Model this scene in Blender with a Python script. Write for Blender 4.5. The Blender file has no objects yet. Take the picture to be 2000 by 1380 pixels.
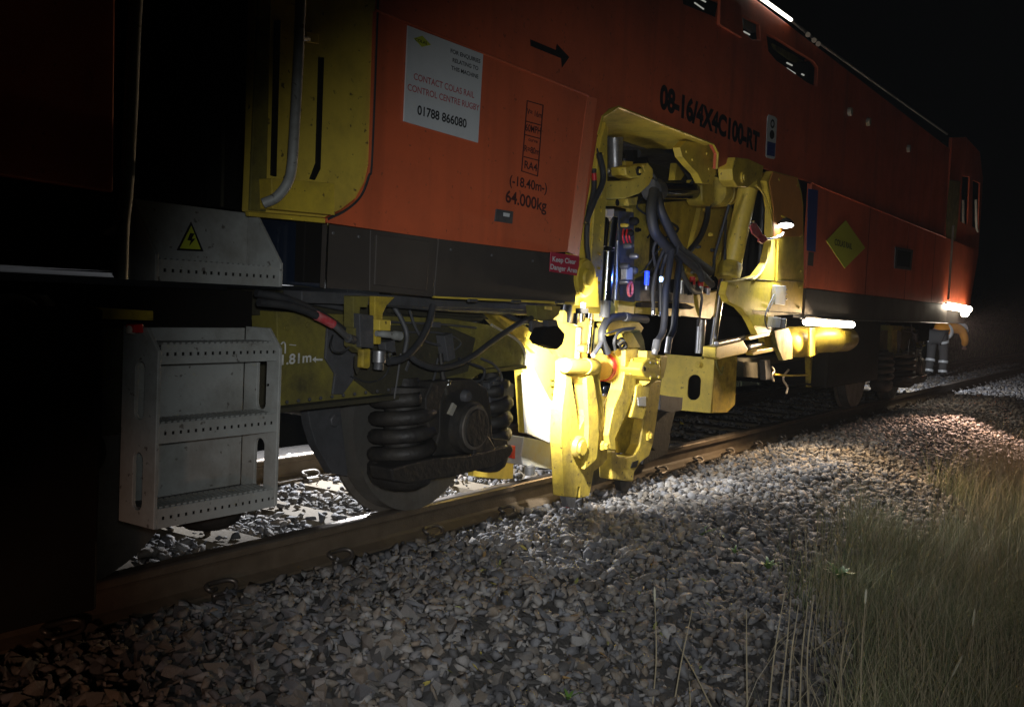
import bpy, bmesh, math, random
import numpy as np
from mathutils import Vector, Matrix
from mathutils.geometry import tessellate_polygon
R = math.radians
random.seed(7); rng = np.random.default_rng(7)
S = bpy.context.scene
COL = S.collection
S.cycles.use_denoising = True
S.cycles.max_bounces = 6
S.cycles.sample_clamp_indirect = 12.0
# ------------------------------------------------------------------ camera
F, YAW, PITCH, ROLL, CH, CY = 1935.99, .590160, .0521542, .0451605, 1.02481, -3.83333
fw = Vector((math.cos(YAW)*math.cos(PITCH), math.sin(YAW)*math.cos(PITCH), -math.sin(PITCH)))
rt0 = Vector((math.sin(YAW), -math.cos(YAW), 0)); up0 = rt0.cross(fw)
rt = rt0*math.cos(ROLL) + up0*math.sin(ROLL); up = -rt0*math.sin(ROLL) + up0*math.cos(ROLL)
CAM = Vector((0, CY, CH))
cd = bpy.data.cameras.new('camera'); cam = bpy.data.objects.new('camera', cd); COL.objects.link(cam)
cam.matrix_world = Matrix(((rt.x, up.x, -fw.x, CAM.x), (rt.y, up.y, -fw.y, CAM.y), (rt.z, up.z, -fw.z, CAM.z), (0, 0, 0, 1)))
cd.sensor_width = 36; cd.lens = 36*F/2000; cd.clip_start = .05; cd.clip_end = 1000
S.camera = cam
def ray(px, py): return fw + rt*((px-1000)/F) - up*((py-690)/F)
def P(px, py, Y):
    v = ray(px, py); return CAM + v*((Y-CAM.y)/v.y)
def PX(px, py, X):
    v = ray(px, py); return CAM + v*((X-CAM.x)/v.x)
def PZ(px, py, Z):
    v = ray(px, py); return CAM + v*((Z-CAM.z)/v.z)
def pm(p, n): return n*(Vector(p)-CAM).dot(fw)/F          # n photo pixels at p, in metres
# ------------------------------------------------------------------ world (night)
w = bpy.data.worlds.new('World'); S.world = w; w.use_nodes = True
nt = w.node_tree; bg = nt.nodes['Background']
sky = nt.nodes.new('ShaderNodeTexSky'); sky.sky_type = 'NISHITA'; sky.sun_disc = False
sky.sun_elevation = R(-7); sky.sun_rotation = R(200); sky.altitude = 50
nt.links.new(sky.outputs[0], bg.inputs[0]); bg.inputs[1].default_value = .05
S.view_settings.view_transform = 'Standard'; S.view_settings.look = 'None'
S.view_settings.exposure = 0; S.view_settings.gamma = 1; S.view_settings.use_curve_mapping = False
# ------------------------------------------------------------------ lamps the place has, plus one added fill
def spot(name, loc, to, energy, col, size=R(90), blend=.6, rad=.05):
    l = bpy.data.lights.new(name, 'SPOT'); l.energy = energy; l.color = col; l.spot_size = size; l.spot_blend = blend; l.shadow_soft_size = rad
    o = bpy.data.objects.new(name, l); COL.objects.link(o); o.location = loc
    o.rotation_euler = (Vector(to)-Vector(loc)).to_track_quat('-Z', 'Y').to_euler(); return o
def area(name, loc, to, energy, col, sx, sy):
    l = bpy.data.lights.new(name, 'AREA'); l.energy = energy; l.color = col; l.shape = 'RECTANGLE'; l.size = sx; l.size_y = sy
    o = bpy.data.objects.new(name, l); COL.objects.link(o); o.location = loc
    o.rotation_euler = (Vector(to)-Vector(loc)).to_track_quat('-Z', 'Y').to_euler(); return o
def point(name, loc, energy, col, rad=.03):
    l = bpy.data.lights.new(name, 'POINT'); l.energy = energy; l.color = col; l.shadow_soft_size = rad
    o = bpy.data.objects.new(name, l); COL.objects.link(o); o.location = loc; return o
L_TAMP = P(1086, 684, -1.30)
spot('tamping_work_light', L_TAMP, P(1112, 765, -.95), 290, (1, .98, .92), R(84), .8, .03)
spot('bay_fill_light', P(1142, 606, -1.42), P(1400, 440, -.9), 42, (1, .96, .88), R(96), .8, .04)  # added fill spot that brightens the tamping bay
area('far_tamping_light', (5.2, 1.0, .95), (4.4, .1, -.3), 150, (.90, .93, 1), .3, .2)
spot('dome_light', P(1534, 452, -1.45), P(1640, 1010, -2.1), 120, (.90, .94, 1), R(118), .8, .05)
spot('strip_light', P(1620, 640, -1.46), P(1650, 1000, -2.0), 150, (1, .70, .40), R(165), .5, .06)
spot('end_strip_light', P(1870, 622, -1.56), (11.6, -3.0, -.3), 900, (1, .64, .48), R(100), .6, .06)
spot('end_work_light', (16.2, 0, 1.3), (21, 0, -.2), 420, (.85, .9, 1), R(110), .6, .06)
spot('hand_torch_light', (-.05, -3.95, 1.12), P(1205, 905, -1.3), 300, (.93, .97, 1), R(58), 1.0, .04)
spot('cab_corner_light', (.6, -2.3, .25), (2.1, -1.2, -.2), 9, (1, .55, .36), R(64), .8, .04)
point('blue_status_light', P(1286, 545, -1.34), 2.2, (.1, .25, 1), .015)
point('engine_bay_light', P(1560, 60, -.7), 3, (1, .8, .55), .05)
# ------------------------------------------------------------------ materials
def mat(name, col, rough=.5, metal=0, spec=.5, grime=0, gcol=(.02, .018, .014), gscale=3.0, bump=0, bscale=60, coat=0, chips=0, streak=0):
    m = bpy.data.materials.new(name); m.use_nodes = True; n = m.node_tree.nodes; l = m.node_tree.links
    b = n['Principled BSDF']; b.inputs['Base Color'].default_value = (*col, 1); b.inputs['Roughness'].default_value = rough
    b.inputs['Metallic'].default_value = metal; b.inputs['Specular IOR Level'].default_value = spec; b.inputs['Coat Weight'].default_value = coat
    tc = n.new('ShaderNodeTexCoord')
    if grime:
        no = n.new('ShaderNodeTexNoise'); no.inputs['Scale'].default_value = gscale; no.inputs['Detail'].default_value = 8; no.inputs['Roughness'].default_value = .68
        l.new(tc.outputs['Object'], no.inputs['Vector'])
        r = n.new('ShaderNodeValToRGB'); r.color_ramp.elements[0].position = .42; r.color_ramp.elements[1].position = .72
        l.new(no.outputs['Fac'], r.inputs['Fac'])
        mu = n.new('ShaderNodeMath'); mu.operation = 'MULTIPLY'; mu.inputs[1].default_value = grime; l.new(r.outputs['Color'], mu.inputs[0])
        mx = n.new('ShaderNodeMix'); mx.data_type = 'RGBA'; mx.inputs[6].default_value = (*col, 1); mx.inputs[7].default_value = (*gcol, 1)
        l.new(mu.outputs[0], mx.inputs[0]); l.new(mx.outputs[2], b.inputs['Base Color']); last = mx.outputs[2]
        for amt, sc, p0, p1, cc in ((chips, (38, 38, 38), .66, .70, (.05, .035, .025)), (streak, (7, 7, .45), .52, .8, gcol)):
            if not amt: continue
            mp = n.new('ShaderNodeMapping'); mp.inputs['Scale'].default_value = sc; l.new(tc.outputs['Object'], mp.inputs['Vector'])
            n2 = n.new('ShaderNodeTexNoise'); n2.inputs['Scale'].default_value = 1; n2.inputs['Detail'].default_value = 6; l.new(mp.outputs[0], n2.inputs['Vector'])
            r2 = n.new('ShaderNodeMapRange'); r2.inputs['From Min'].default_value = p0; r2.inputs['From Max'].default_value = p1; r2.inputs['To Max'].default_value = amt; l.new(n2.outputs['Fac'], r2.inputs['Value'])
            m2 = n.new('ShaderNodeMix'); m2.data_type = 'RGBA'; m2.inputs[7].default_value = (*cc, 1); l.new(r2.outputs[0], m2.inputs[0]); l.new(last, m2.inputs[6]); last = m2.outputs[2]
            l.new(last, b.inputs['Base Color'])
        ad = n.new('ShaderNodeMath'); ad.operation = 'MULTIPLY_ADD'; ad.inputs[1].default_value = .35; ad.inputs[2].default_value = rough
        l.new(mu.outputs[0], ad.inputs[0]); l.new(ad.outputs[0], b.inputs['Roughness'])
    if bump:
        nb = n.new('ShaderNodeTexNoise'); nb.inputs['Scale'].default_value = bscale; nb.inputs['Detail'].default_value = 5
        l.new(tc.outputs['Object'], nb.inputs['Vector'])
        bp = n.new('ShaderNodeBump'); bp.inputs['Strength'].default_value = bump; bp.inputs['Distance'].default_value = .01
        l.new(nb.outputs['Fac'], bp.inputs['Height']); l.new(bp.outputs[0], b.inputs['Normal'])
    return m
def emit(name, col, st):
    m = bpy.data.materials.new(name); m.use_nodes = True; b = m.node_tree.nodes['Principled BSDF']
    b.inputs['Base Color'].default_value = (*col, 1); b.inputs['Emission Color'].default_value = (*col, 1); b.inputs['Emission Strength'].default_value = st; return m
M = dict(
 orange=mat('orange_paint', (.64, .125, .045), .45, grime=.45, gcol=(.22, .06, .03), gscale=1.6, bump=.08, bscale=9, chips=.5, streak=.5),
 orange2=mat('faded_orange_paint', (.66, .27, .05), .5, grime=.5, gcol=(.45, .25, .1), gscale=5, bump=.1),
 yellow=mat('yellow_paint', (.60, .44, .045), .42, grime=.65, gcol=(.20, .14, .03), gscale=6, bump=.12, bscale=40, chips=.8, streak=.5),
 yellowc=mat('clean_yellow_paint', (.66, .49, .07), .38, grime=.5, gcol=(.24, .17, .04), gscale=7, bump=.1, bscale=30, chips=.8, streak=.3),
 yellowg=mat('greasy_yellow_paint', (.50, .36, .035), .5, grime=.9, gcol=(.06, .05, .02), gscale=9, bump=.25, bscale=45),
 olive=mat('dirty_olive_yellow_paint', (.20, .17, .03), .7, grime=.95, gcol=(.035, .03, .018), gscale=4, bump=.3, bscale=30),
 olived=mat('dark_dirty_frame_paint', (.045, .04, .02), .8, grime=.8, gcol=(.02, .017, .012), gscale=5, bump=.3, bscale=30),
 greasy=mat('black_greasy_steel', (.028, .026, .024), .55, .2, grime=.7, gcol=(.05, .042, .03), gscale=9, bump=.45, bscale=35),
 steelr=mat('brown_wheel_steel', (.17, .15, .125), .6, .4, grime=.6, gcol=(.05, .035, .025), gscale=8, bump=.2, bscale=30),
 tread=mat('polished_tread_steel', (.22, .21, .19), .5, .7, grime=.5, gcol=(.1, .08, .06), gscale=9),
 chrome=mat('chrome_rod', (.75, .76, .8), .16, 1.0),
 steel=mat('bare_steel', (.35, .35, .36), .38, .8, grime=.5, gcol=(.1, .09, .08), gscale=20),
 grey=mat('grey_painted_step', (.34, .35, .33), .55, .15, grime=.7, gcol=(.13, .115, .09), gscale=5, bump=.15, bscale=40, chips=.7, streak=.5),
 greyd=mat('dark_grey_metal', (.10, .10, .105), .55, .3, grime=.5, gscale=8, bump=.2),
 skirt=mat('dark_brown_skirt', (.05, .042, .036), .55, grime=.6, gcol=(.075, .06, .045), gscale=2.5, bump=.08, bscale=12),
 navy=mat('glossy_navy_panel', (.008, .014, .028), .22, grime=.3, gcol=(.02, .022, .025), gscale=4, coat=.3),
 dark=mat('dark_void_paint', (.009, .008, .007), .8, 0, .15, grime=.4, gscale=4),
 rubber=mat('black_rubber_hose', (.026, .027, .030), .6, grime=.4, gcol=(.07, .065, .06), gscale=15),
 red=mat('red_paint', (.55, .02, .02), .4), pinkred=mat('worn_red_tag', (.5, .05, .06), .45, grime=.4, gcol=(.6, .5, .48), gscale=40),
 redlab=mat('red_notice', (.42, .03, .06), .5), white=mat('white_notice', (.62, .65, .66), .45, grime=.2, gcol=(.4, .4, .38), gscale=8),
 ink=mat('black_ink', (.006, .006, .007), .5), inkr=mat('maroon_ink', (.05, .01, .012), .6), inkp=mat('red_ink', (.42, .06, .07), .5),
 whitep=mat('white_stencil_paint', (.6, .6, .56), .6, grime=.5, gscale=25),
 blue=mat('blue_label', (.03, .05, .22), .5), green=mat('yellow_green_logo', (.45, .5, .04), .5),
 cream=mat('cream_cable', (.6, .52, .42), .5), glass=mat('dark_window_glass', (.006, .007, .009), .06, coat=.6),
 yarm=mat('worn_tool_yellow_paint', (.60, .44, .06), .45, grime=.85, gcol=(.16, .115, .04), gscale=8, bump=.3, bscale=30, chips=.95, streak=.6),
 wornp=mat('worn_pale_plate', (.42, .42, .42), .5, .3, grime=.9, gcol=(.5, .42, .2), gscale=7, bump=.2),
 em_warm=emit('lit_warm_lamp', (1, .86, .66), 22), em_white=emit('lit_white_lamp', (1, .98, .95), 26),
 em_tube=emit('lit_roof_tube', (1, .97, .85), 3.0), em_dim=emit('glowing_bar', (.8, .8, .72), .32), em_blue=emit('lit_blue_led', (.35, .6, 1), 7), em_bluec=emit('deep_blue_led', (.02, .06, 1), 1.6),
)
# ------------------------------------------------------------------ mesh helpers
def link(o, parent=None, **k):
    COL.objects.link(o)
    if parent is not None: o.parent = parent
    for a, b in k.items(): o[a] = b
    return o
def empty(name, parent=None, loc=(0, 0, 0), rotation=0, **k):
    o = bpy.data.objects.new(name, None); o.empty_display_size = .1; o.location = loc; o.rotation_euler = (0, 0, rotation); return link(o, parent, **k)
def mk(name, vs, fs, m, parent=None, smooth=False, bevel=0, **k):
    me = bpy.data.meshes.new(name); me.from_pydata([tuple(v) for v in vs], [], fs); me.update()
    if m is not None:
        for q in (m if isinstance(m, (list, tuple)) else [m]): me.materials.append(M[q] if isinstance(q, str) else q)
    if smooth: me.shade_smooth()
    o = bpy.data.objects.new(name, me)
    if bevel:
        b = o.modifiers.new('bevel', 'BEVEL'); b.width = bevel; b.segments = 2; b.limit_method = 'ANGLE'; b.angle_limit = R(35)
    return link(o, parent, **k)
def prism(name, loops, Y0, Y1, m, parent=None, bevel=.003, axis='Y', fixn=True, **k):
    """loops of (a, b): XZ loops for axis Y, YZ loops for axis X, XY loops for axis Z; first loop outer, others holes"""
    def v3(a, b, c): return (a, c, b) if axis == 'Y' else ((c, a, b) if axis == 'X' else (a, b, c))
    flat = [q for L in loops for q in L]; n = len(flat)
    tri = tessellate_polygon([[Vector((a, b, 0)) for a, b in L] for L in loops])
    vs = [v3(a, b, Y0) for a, b in flat] + [v3(a, b, Y1) for a, b in flat]
    fs = [tuple(t) for t in tri] + [tuple(i+n for i in reversed(t)) for t in tri]
    o = 0
    for L in loops:
        c = len(L)
        for i in range(c):
            j = (i+1) % c; fs.append((o+i, o+j, o+j+n, o+i+n))
        o += c
    ob = mk(name, vs, fs, m, parent, False, bevel, **k)
    bm = bmesh.new(); bm.from_mesh(ob.data); bmesh.ops.recalc_face_normals(bm, faces=bm.faces); bm.to_mesh(ob.data); bm.free()
    return ob
def plate(name, pts, Y, t, m, parent=None, holes=(), bevel=.003, **k):
    """outline read off the photograph, standing on the plane Y, t metres deep away from the track side"""
    L = [[(P(x, y, Y).x, P(x, y, Y).z) for x, y in pp] for pp in (pts, *holes)]
    return prism(name, L, Y, Y+t, m, parent, bevel, **k)
def ell(cx, cy, rx, ry, n=20, a0=0, a1=360): return [(cx+rx*math.cos(R(a0+(a1-a0)*i/n)), cy+ry*math.sin(R(a0+(a1-a0)*i/n))) for i in range(n)]
def slot(cx, cy, w, h, lean=0, n=8):
    r = w/2; k = h/2-r; pts = [(r*math.cos(R(180*i/n)), -k-r*math.sin(R(180*i/n))) for i in range(n+1)] + [(-r*math.cos(R(180*i/n)), k+r*math.sin(R(180*i/n))) for i in range(n+1)]
    return [(cx+a-lean*b, cy+b) for a, b in pts]
def box(name, x0, x1, y0, y1, z0, z1, m, parent=None, bevel=.004, **k):
    return prism(name, [[(x0, z0), (x1, z0), (x1, z1), (x0, z1)]], y0, y1, m, parent, bevel, **k)
def smoothpts(pts, sub=6):
    pts = [Vector(p) for p in pts]
    if len(pts) < 3: return pts
    q = [pts[0]*2-pts[1]] + pts + [pts[-1]*2-pts[-2]]; out = []
    for i in range(1, len(q)-2):
        a, b, c, d = q[i-1:i+3]
        for s in range(sub):
            t = s/sub
            out.append(.5*((2*b)+(c-a)*t+(2*a-5*b+4*c-d)*t*t+(3*b-a-3*c+d)*t**3))
    out.append(pts[-1]); return out
def tube_data(pts, r, seg=10, sub=6, closed_caps=True):
    pts = smoothpts(pts, sub); n = len(pts); vs = []; fs = []
    rs = r if isinstance(r, (list, tuple)) else [r]*n
    if len(rs) != n: rs = [rs[min(len(rs)-1, int(i/(n-1)*(len(rs)-1)+.5))] for i in range(n)]
    t0 = (pts[1]-pts[0]).normalized(); nrm = t0.orthogonal().normalized()
    for i in range(n):
        t = (pts[min(i+1, n-1)]-pts[max(i-1, 0)]).normalized()
        nrm = (nrm-t*nrm.dot(t)).normalized(); bn = t.cross(nrm)
        for j in range(seg):
            a = 2*math.pi*j/seg; vs.append(pts[i]+(nrm*math.cos(a)+bn*math.sin(a))*rs[i])
    for i in range(n-1):
        for j in range(seg):
            k = (j+1) % seg; fs.append((i*seg+j, i*seg+k, (i+1)*seg+k, (i+1)*seg+j))
    if closed_caps: fs.append(tuple(range(seg-1, -1, -1))); fs.append(tuple((n-1)*seg+j for j in range(seg)))
    return vs, fs
def tube(name, pts, r, m, parent=None, seg=10, sub=6, **k):
    vs, fs = tube_data(pts, r, seg, sub); o = mk(name, vs, fs, m, parent, True, **k); return sharp(o)
def sharp(o):
    try: o.data.set_sharp_from_angle(angle=R(40))
    except Exception: pass
    return o
def hose(name, pp, rp, m, parent=None, **k):
    """pp: (px, py, Y) points, rp: radius in photo pixels at the first point"""
    pts = [P(*q) for q in pp]; return tube(name, pts, pm(pts[0], rp), m, parent, **k)
def turned(name, p0, p1, prof, m, parent=None, seg=28, **k):
    """solid of revolution; prof = [(t along p0->p1, radius)]"""
    p0, p1 = Vector(p0), Vector(p1); ax = p1-p0; t = ax.normalized(); a = t.orthogonal().normalized(); b = t.cross(a); vs = []; fs = []
    for q, r in prof:
        for j in range(seg):
            u = 2*math.pi*j/seg; vs.append(p0+ax*q+(a*math.cos(u)+b*math.sin(u))*r)
    n = len(prof)
    for i in range(n-1):
        for j in range(seg):
            c = (j+1) % seg; fs.append((i*seg+j, i*seg+c, (i+1)*seg+c, (i+1)*seg+j))
    fs.append(tuple(range(seg-1, -1, -1))); fs.append(tuple((n-1)*seg+j for j in range(seg)))
    o = mk(name, vs, fs, m, parent, True, **k); return sharp(o)
def cyl(name, p0, p1, r, m, parent=None, seg=24, c=.08, **k):
    L = (Vector(p1)-Vector(p0)).length; c = min(c*r/L, .2)
    return turned(name, p0, p1, [(0, r*.9), (c, r), (1-c, r), (1, r*.9)], m, parent, seg, **k)
def bolt(p, r, m, parent, d=(0, -1, 0), h=None, name='bolt'):
    h = h or r*.8; d = Vector(d); p = Vector(p); return turned(name, p, p+d*h, [(0, r), (.85, r), (1, r*.85)], m, parent, 6)
def spring(name, base, top, r, wire, turns, m, parent, seg=8, per=20):
    base, top = Vector(base), Vector(top); pts = []; n = int(turns*per)
    for i in range(n+1):
        a = 2*math.pi*i/per; pts.append(base+(top-base)*(i/n)+Vector((r*math.cos(a), r*math.sin(a), 0)))
    vs, fs = tube_data(pts, wire, seg, 1); return mk(name, vs, fs, m, parent, True)
def text(name, s, p0, p1, h, m, parent, Y, font_w=None, shear=0, align_h=None):
    """lettering on the side (plane Y): p0, p1 = photo pixels of the left and right ends of the baseline, h = cap height in pixels at p0"""
    c = bpy.data.curves.new(name, 'FONT'); c.body = s; c.size = 1; c.extrude = .0; c.offset = (.05 if s[0] == '0' and 'X' in s else .022) if m != 'inkp' else .01; c.materials.append(M[m]); c.shear = shear
    t = bpy.data.objects.new(name, c); COL.objects.link(t); bpy.context.view_layer.update()
    bb = [Vector(b) for b in t.bound_box]; x0 = min(b.x for b in bb); x1 = max(b.x for b in bb)
    me = bpy.data.meshes.new_from_object(t); bpy.data.objects.remove(t)
    A, B = P(*p0, Y), P(*p1, Y); sx = (B-A).length/(x1-x0); sz = pm(A, h)/.72; dirx = (B-A).normalized()
    me.transform(Matrix(((sx*dirx.x, 0, 0, A.x-x0*sx*dirx.x), (0, 0, 1, Y), (sx*dirx.z, sz, 0, A.z-x0*sx*dirx.z), (0, 0, 0, 1))))
    me.materials.clear(); me.materials.append(M[m])
    return link(bpy.data.objects.new(name, me), parent)
#@@GROUND
# ------------------------------------------------------------------ ground and ballast
def zb(x, y):
    """ballast and cess height"""
    x = np.asarray(x, float); y = np.asarray(y, float)
    a = np.abs(y)
    z = np.where(a < .64, -.192, 0.) + np.where((a >= .64) & (a < .9), -.185, 0.) + np.where((a >= .9) & (a < 1.75), -.165+(np.minimum(a, 1.2)-.9)*.08, 0.)
    z = z + np.where((a >= 1.75) & (a < 2.75), -.141-(a-1.75)*.419, 0.) + np.where(a >= 2.75, -.56, 0.)
    z = np.where(y > 2.75, -.56+np.clip(y-3.6, 0, 12)*.22, z)
    z = z + .018*np.sin(x*2.1+y*3)*np.sin(y*4.3+x)*(np.clip((a-.9)*2, .25, 1))+.02*np.sin(x*.9+1)*np.clip(a-1, 0, 1)
    return z
def sheet(name, xs, ys, fz, m, **k):
    X, Y = np.meshgrid(xs, ys, indexing='ij'); Z = fz(X, Y); vs = np.stack([X, Y, Z], -1).reshape(-1, 3); ny = len(ys)
    fs = [(i*ny+j, (i+1)*ny+j, (i+1)*ny+j+1, i*ny+j+1) for i in range(len(xs)-1) for j in range(ny-1)]
    return mk(name, vs.tolist(), fs, m, None, True, **k)
def gmat(name, cols, scale, rough=.9, bump=.6, island=False, bscale=40, dirt=0):
    m = bpy.data.materials.new(name); m.use_nodes = True; n = m.node_tree.nodes; l = m.node_tree.links; b = n['Principled BSDF']
    b.inputs['Roughness'].default_value = rough; b.inputs['Specular IOR Level'].default_value = .35
    r = n.new('ShaderNodeValToRGB'); e = r.color_ramp.elements
    while len(e) < len(cols): e.new(.5)
    for i, c in enumerate(cols): e[i].position = i/(len(cols)-1); e[i].color = (*c, 1)
    tc = n.new('ShaderNodeTexCoord')
    no = n.new('ShaderNodeTexNoise'); no.inputs['Scale'].default_value = scale; no.inputs['Detail'].default_value = 6; l.new(tc.outputs['Object'], no.inputs['Vector'])
    if island:
        g = n.new('ShaderNodeNewGeometry'); mx = n.new('ShaderNodeMath'); mx.operation = 'MULTIPLY_ADD'; mx.inputs[1].default_value = .35
        sb = n.new('ShaderNodeMath'); sb.operation = 'SUBTRACT'; sb.inputs[1].default_value = .5; l.new(no.outputs['Fac'], sb.inputs[0])
        src = g.outputs['Random Per Island']
        if island == 'attr':
            at = n.new('ShaderNodeObjectInfo'); src = at.outputs['Random']
        l.new(sb.outputs[0], mx.inputs[0]); l.new(src, mx.inputs[2]); l.new(mx.outputs[0], r.inputs['Fac'])
    else: l.new(no.outputs['Fac'], r.inputs['Fac'])
    l.new(r.outputs['Color'], b.inputs['Base Color'])
    if dirt:
        d = n.new('ShaderNodeTexNoise'); d.inputs['Scale'].default_value = 1.3; d.inputs['Detail'].default_value = 7; d.inputs['Roughness'].default_value = .7
        ge = n.new('ShaderNodeNewGeometry'); l.new(ge.outputs['Position'], d.inputs['Vector'])
        dr = n.new('ShaderNodeMapRange'); dr.inputs['From Min'].default_value = .40; dr.inputs['From Max'].default_value = .62; dr.inputs['To Max'].default_value = dirt; l.new(d.outputs['Fac'], dr.inputs['Value'])
        dm = n.new('ShaderNodeMix'); dm.data_type = 'RGBA'; dm.inputs[7].default_value = (.062, .052, .042, 1); l.new(dr.outputs[0], dm.inputs[0]); l.new(r.outputs['Color'], dm.inputs[6]); l.new(dm.outputs[2], b.inputs['Base Color'])
    nb = n.new('ShaderNodeTexNoise'); nb.inputs['Scale'].default_value = bscale; nb.inputs['Detail'].default_value = 6; l.new(tc.outputs['Object'], nb.inputs['Vector'])
    bp = n.new('ShaderNodeBump'); bp.inputs['Strength'].default_value = bump; bp.inputs['Distance'].default_value = .008
    l.new(nb.outputs['Fac'], bp.inputs['Height']); l.new(bp.outputs[0], b.inputs['Normal']); return m
STONEC = [(.07, .068, .066), (.13, .13, .14), (.20, .20, .21), (.15, .13, .11), (.27, .26, .25), (.22, .175, .13), (.36, .35, .34)]
M['stone'] = gmat('granite_ballast', STONEC, 30, .8, .6, True, 90, .5)
M['stoneo'] = gmat('granite_ballast_piece', STONEC, 30, .8, .6, 'attr', 90, .5)
M['bed'] = gmat('ballast_fines', [(.03, .027, .025), (.07, .065, .06), (.12, .105, .09)], 25, .95, 1, False, 60)
M['soil'] = gmat('cess_soil', [(.02, .016, .01), (.05, .045, .02), (.04, .05, .02)], 5, 1, 1, False, 30)
xs = np.concatenate([np.arange(-6, 16, .2), np.arange(16, 60, 1.0), np.linspace(60, 220, 12)])
bed = sheet('ballast_bed', xs, np.arange(-2.8, 2.81, .1), zb, 'bed', kind='structure', label='grey stone ballast bed under and beside the track')
ysn = np.concatenate([np.linspace(-60, -6, 12), np.arange(-5, -2.6, .15)])
def zg(x, y): return zb(x, np.minimum(y, -2.9))-.01
sheet('ground', np.concatenate([np.linspace(-60, -8, 8), xs]), np.concatenate([np.linspace(-90, -6, 14), np.arange(-5, -2.65, .15)]), zg, 'soil', kind='structure', label='dark soil beside the ballast')
def zf(x, y): return zb(x, np.maximum(y, 2.9))-.01
sheet('embankment', np.concatenate([np.linspace(-60, -8, 8), xs]), np.concatenate([np.arange(2.65, 6, .3), np.linspace(6, 90, 14)]), zf, 'soil', kind='structure', label='dark bank on the far side of the track')
# stones
def hull(seed):
    r = random.Random(seed); bm = bmesh.new()
    el = r.uniform(.8, 1.5), r.uniform(.6, 1.0), r.uniform(.35, .75)
    for i in range(11):
        v = Vector((r.gauss(0, 1), r.gauss(0, 1), r.gauss(0, 1))).normalized()*r.uniform(.85, 1.1); bm.verts.new((v.x*el[0]*.5, v.y*el[1]*.5, v.z*el[2]*.5))
    bmesh.ops.convex_hull(bm, input=bm.verts[:]); bmesh.ops.delete(bm, geom=[v for v in bm.verts if not v.link_faces], context='VERTS')
    bmesh.ops.triangulate(bm, faces=bm.faces); bm.verts.index_update()
    V = np.array([v.co[:] for v in bm.verts]); Fc = np.array([[v.index for v in f.verts] for f in bm.faces]); bm.free(); return V, Fc
HULLS = [hull(100+i) for i in range(14)]
def rotm(n):
    q = rng.normal(size=(n, 4)); q /= np.linalg.norm(q, axis=1)[:, None]; a, b, c, d = q.T
    return np.stack([np.stack([1-2*(c*c+d*d), 2*(b*c-a*d), 2*(b*d+a*c)], -1), np.stack([2*(b*c+a*d), 1-2*(b*b+d*d), 2*(c*d-a*b)], -1), np.stack([2*(b*d-a*c), 2*(c*d+a*b), 1-2*(b*b+c*c)], -1)], 1)
def fastmesh(name, V, Fc, m, **k):
    me = bpy.data.meshes.new(name); me.vertices.add(len(V)); me.vertices.foreach_set('co', V.astype(np.float32).ravel())
    s = Fc.shape[1]; me.loops.add(Fc.size); me.loops.foreach_set('vertex_index', Fc.astype(np.int32).ravel())
    me.polygons.add(len(Fc)); me.polygons.foreach_set('loop_start', np.arange(0, Fc.size, s, dtype=np.int32)); me.update(calc_edges=True)
    me.materials.append(M[m]); return link(bpy.data.objects.new(name, me), None, **k)
pts = []
for (x0, x1, y0, y1, den) in ((1.0, 5, -2.95, -.82, 1500), (5, 8, -2.75, -.82, 1050), (1.0, 8, -.68, 1.3, 800), (8, 16, -2.7, -.82, 750), (8, 16, -.68, 1.3, 420), (16, 30, -2.6, -.82, 330), (16, 34, -.68, .68, 330), (.0, 1.0, -1.6, .6, 600)):
    n = int((x1-x0)*(y1-y0)*den); pts.append(np.stack([rng.uniform(x0, x1, n), rng.uniform(y0, y1, n)], 1))
pts = np.concatenate(pts); N = len(pts)
sz = (.026+.062*rng.random(N)**1.6)*np.where(pts[:, 0] > 16, 1.3, 1); sz = np.where((rng.random(N) < .1), sz*.55, sz)
onsl = (np.abs(((pts[:, 0]-3.163+.325) % .65)-.325) < .135) & (np.abs(pts[:, 1]) < .93)
keep = ~onsl | (rng.random(N) < .12)
nearrail = (np.abs(np.abs(pts[:, 1])-.7525) < .095)
keep &= ~nearrail
edge = (pts[:, 1] < -2.25) & (rng.random(N) < (-2.25-pts[:, 1])*1.6)
keep &= ~edge
pts = pts[keep]; sz = sz[keep]; onsl = onsl[keep]; N = len(pts)
zz = zb(pts[:, 0], pts[:, 1])+rng.uniform(-.012, .026, N)+sz*.1; zz[onsl] = -.150
# heap the crib between the rails a little
RM = rotm(N); kind = rng.integers(0, len(HULLS), N)
Cc = np.array(CAM); Fd, Ru, Uu = np.array(fw), np.array(rt), np.array(up)
q = np.stack([pts[:, 0], pts[:, 1], zz], 1)-Cc; zc = q@Fd; sx = 1000+F*(q@Ru)/zc; sy = 690-F*(q@Uu)/zc
vis = (sx > 0) & (sx < 1700) & (sy < 1400) & (zc > .5)
score = np.where(vis, sz/zc, 0); big = np.argsort(-score)[:300]; isbig = np.zeros(N, bool); isbig[big] = True
VV = []; FF = []; off = 0
for h, (V, Fc) in enumerate(HULLS):
    I = np.where((kind == h) & ~isbig)[0]
    W = np.einsum('nij,vj->nvi', RM[I], V)*sz[I][:, None, None]; W[:, :, 2] *= .82
    W += np.stack([pts[I, 0], pts[I, 1], zz[I]], 1)[:, None, :]
    VV.append(W.reshape(-1, 3)); FF.append((Fc[None]+(np.arange(len(I))*len(V))[:, None, None]+off).reshape(-1, 3)); off += len(I)*len(V)
fastmesh('ballast_stones', np.concatenate(VV), np.concatenate(FF), 'stone', kind='stuff', label='loose grey and brown granite ballast stones along the track')
HM = []
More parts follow.
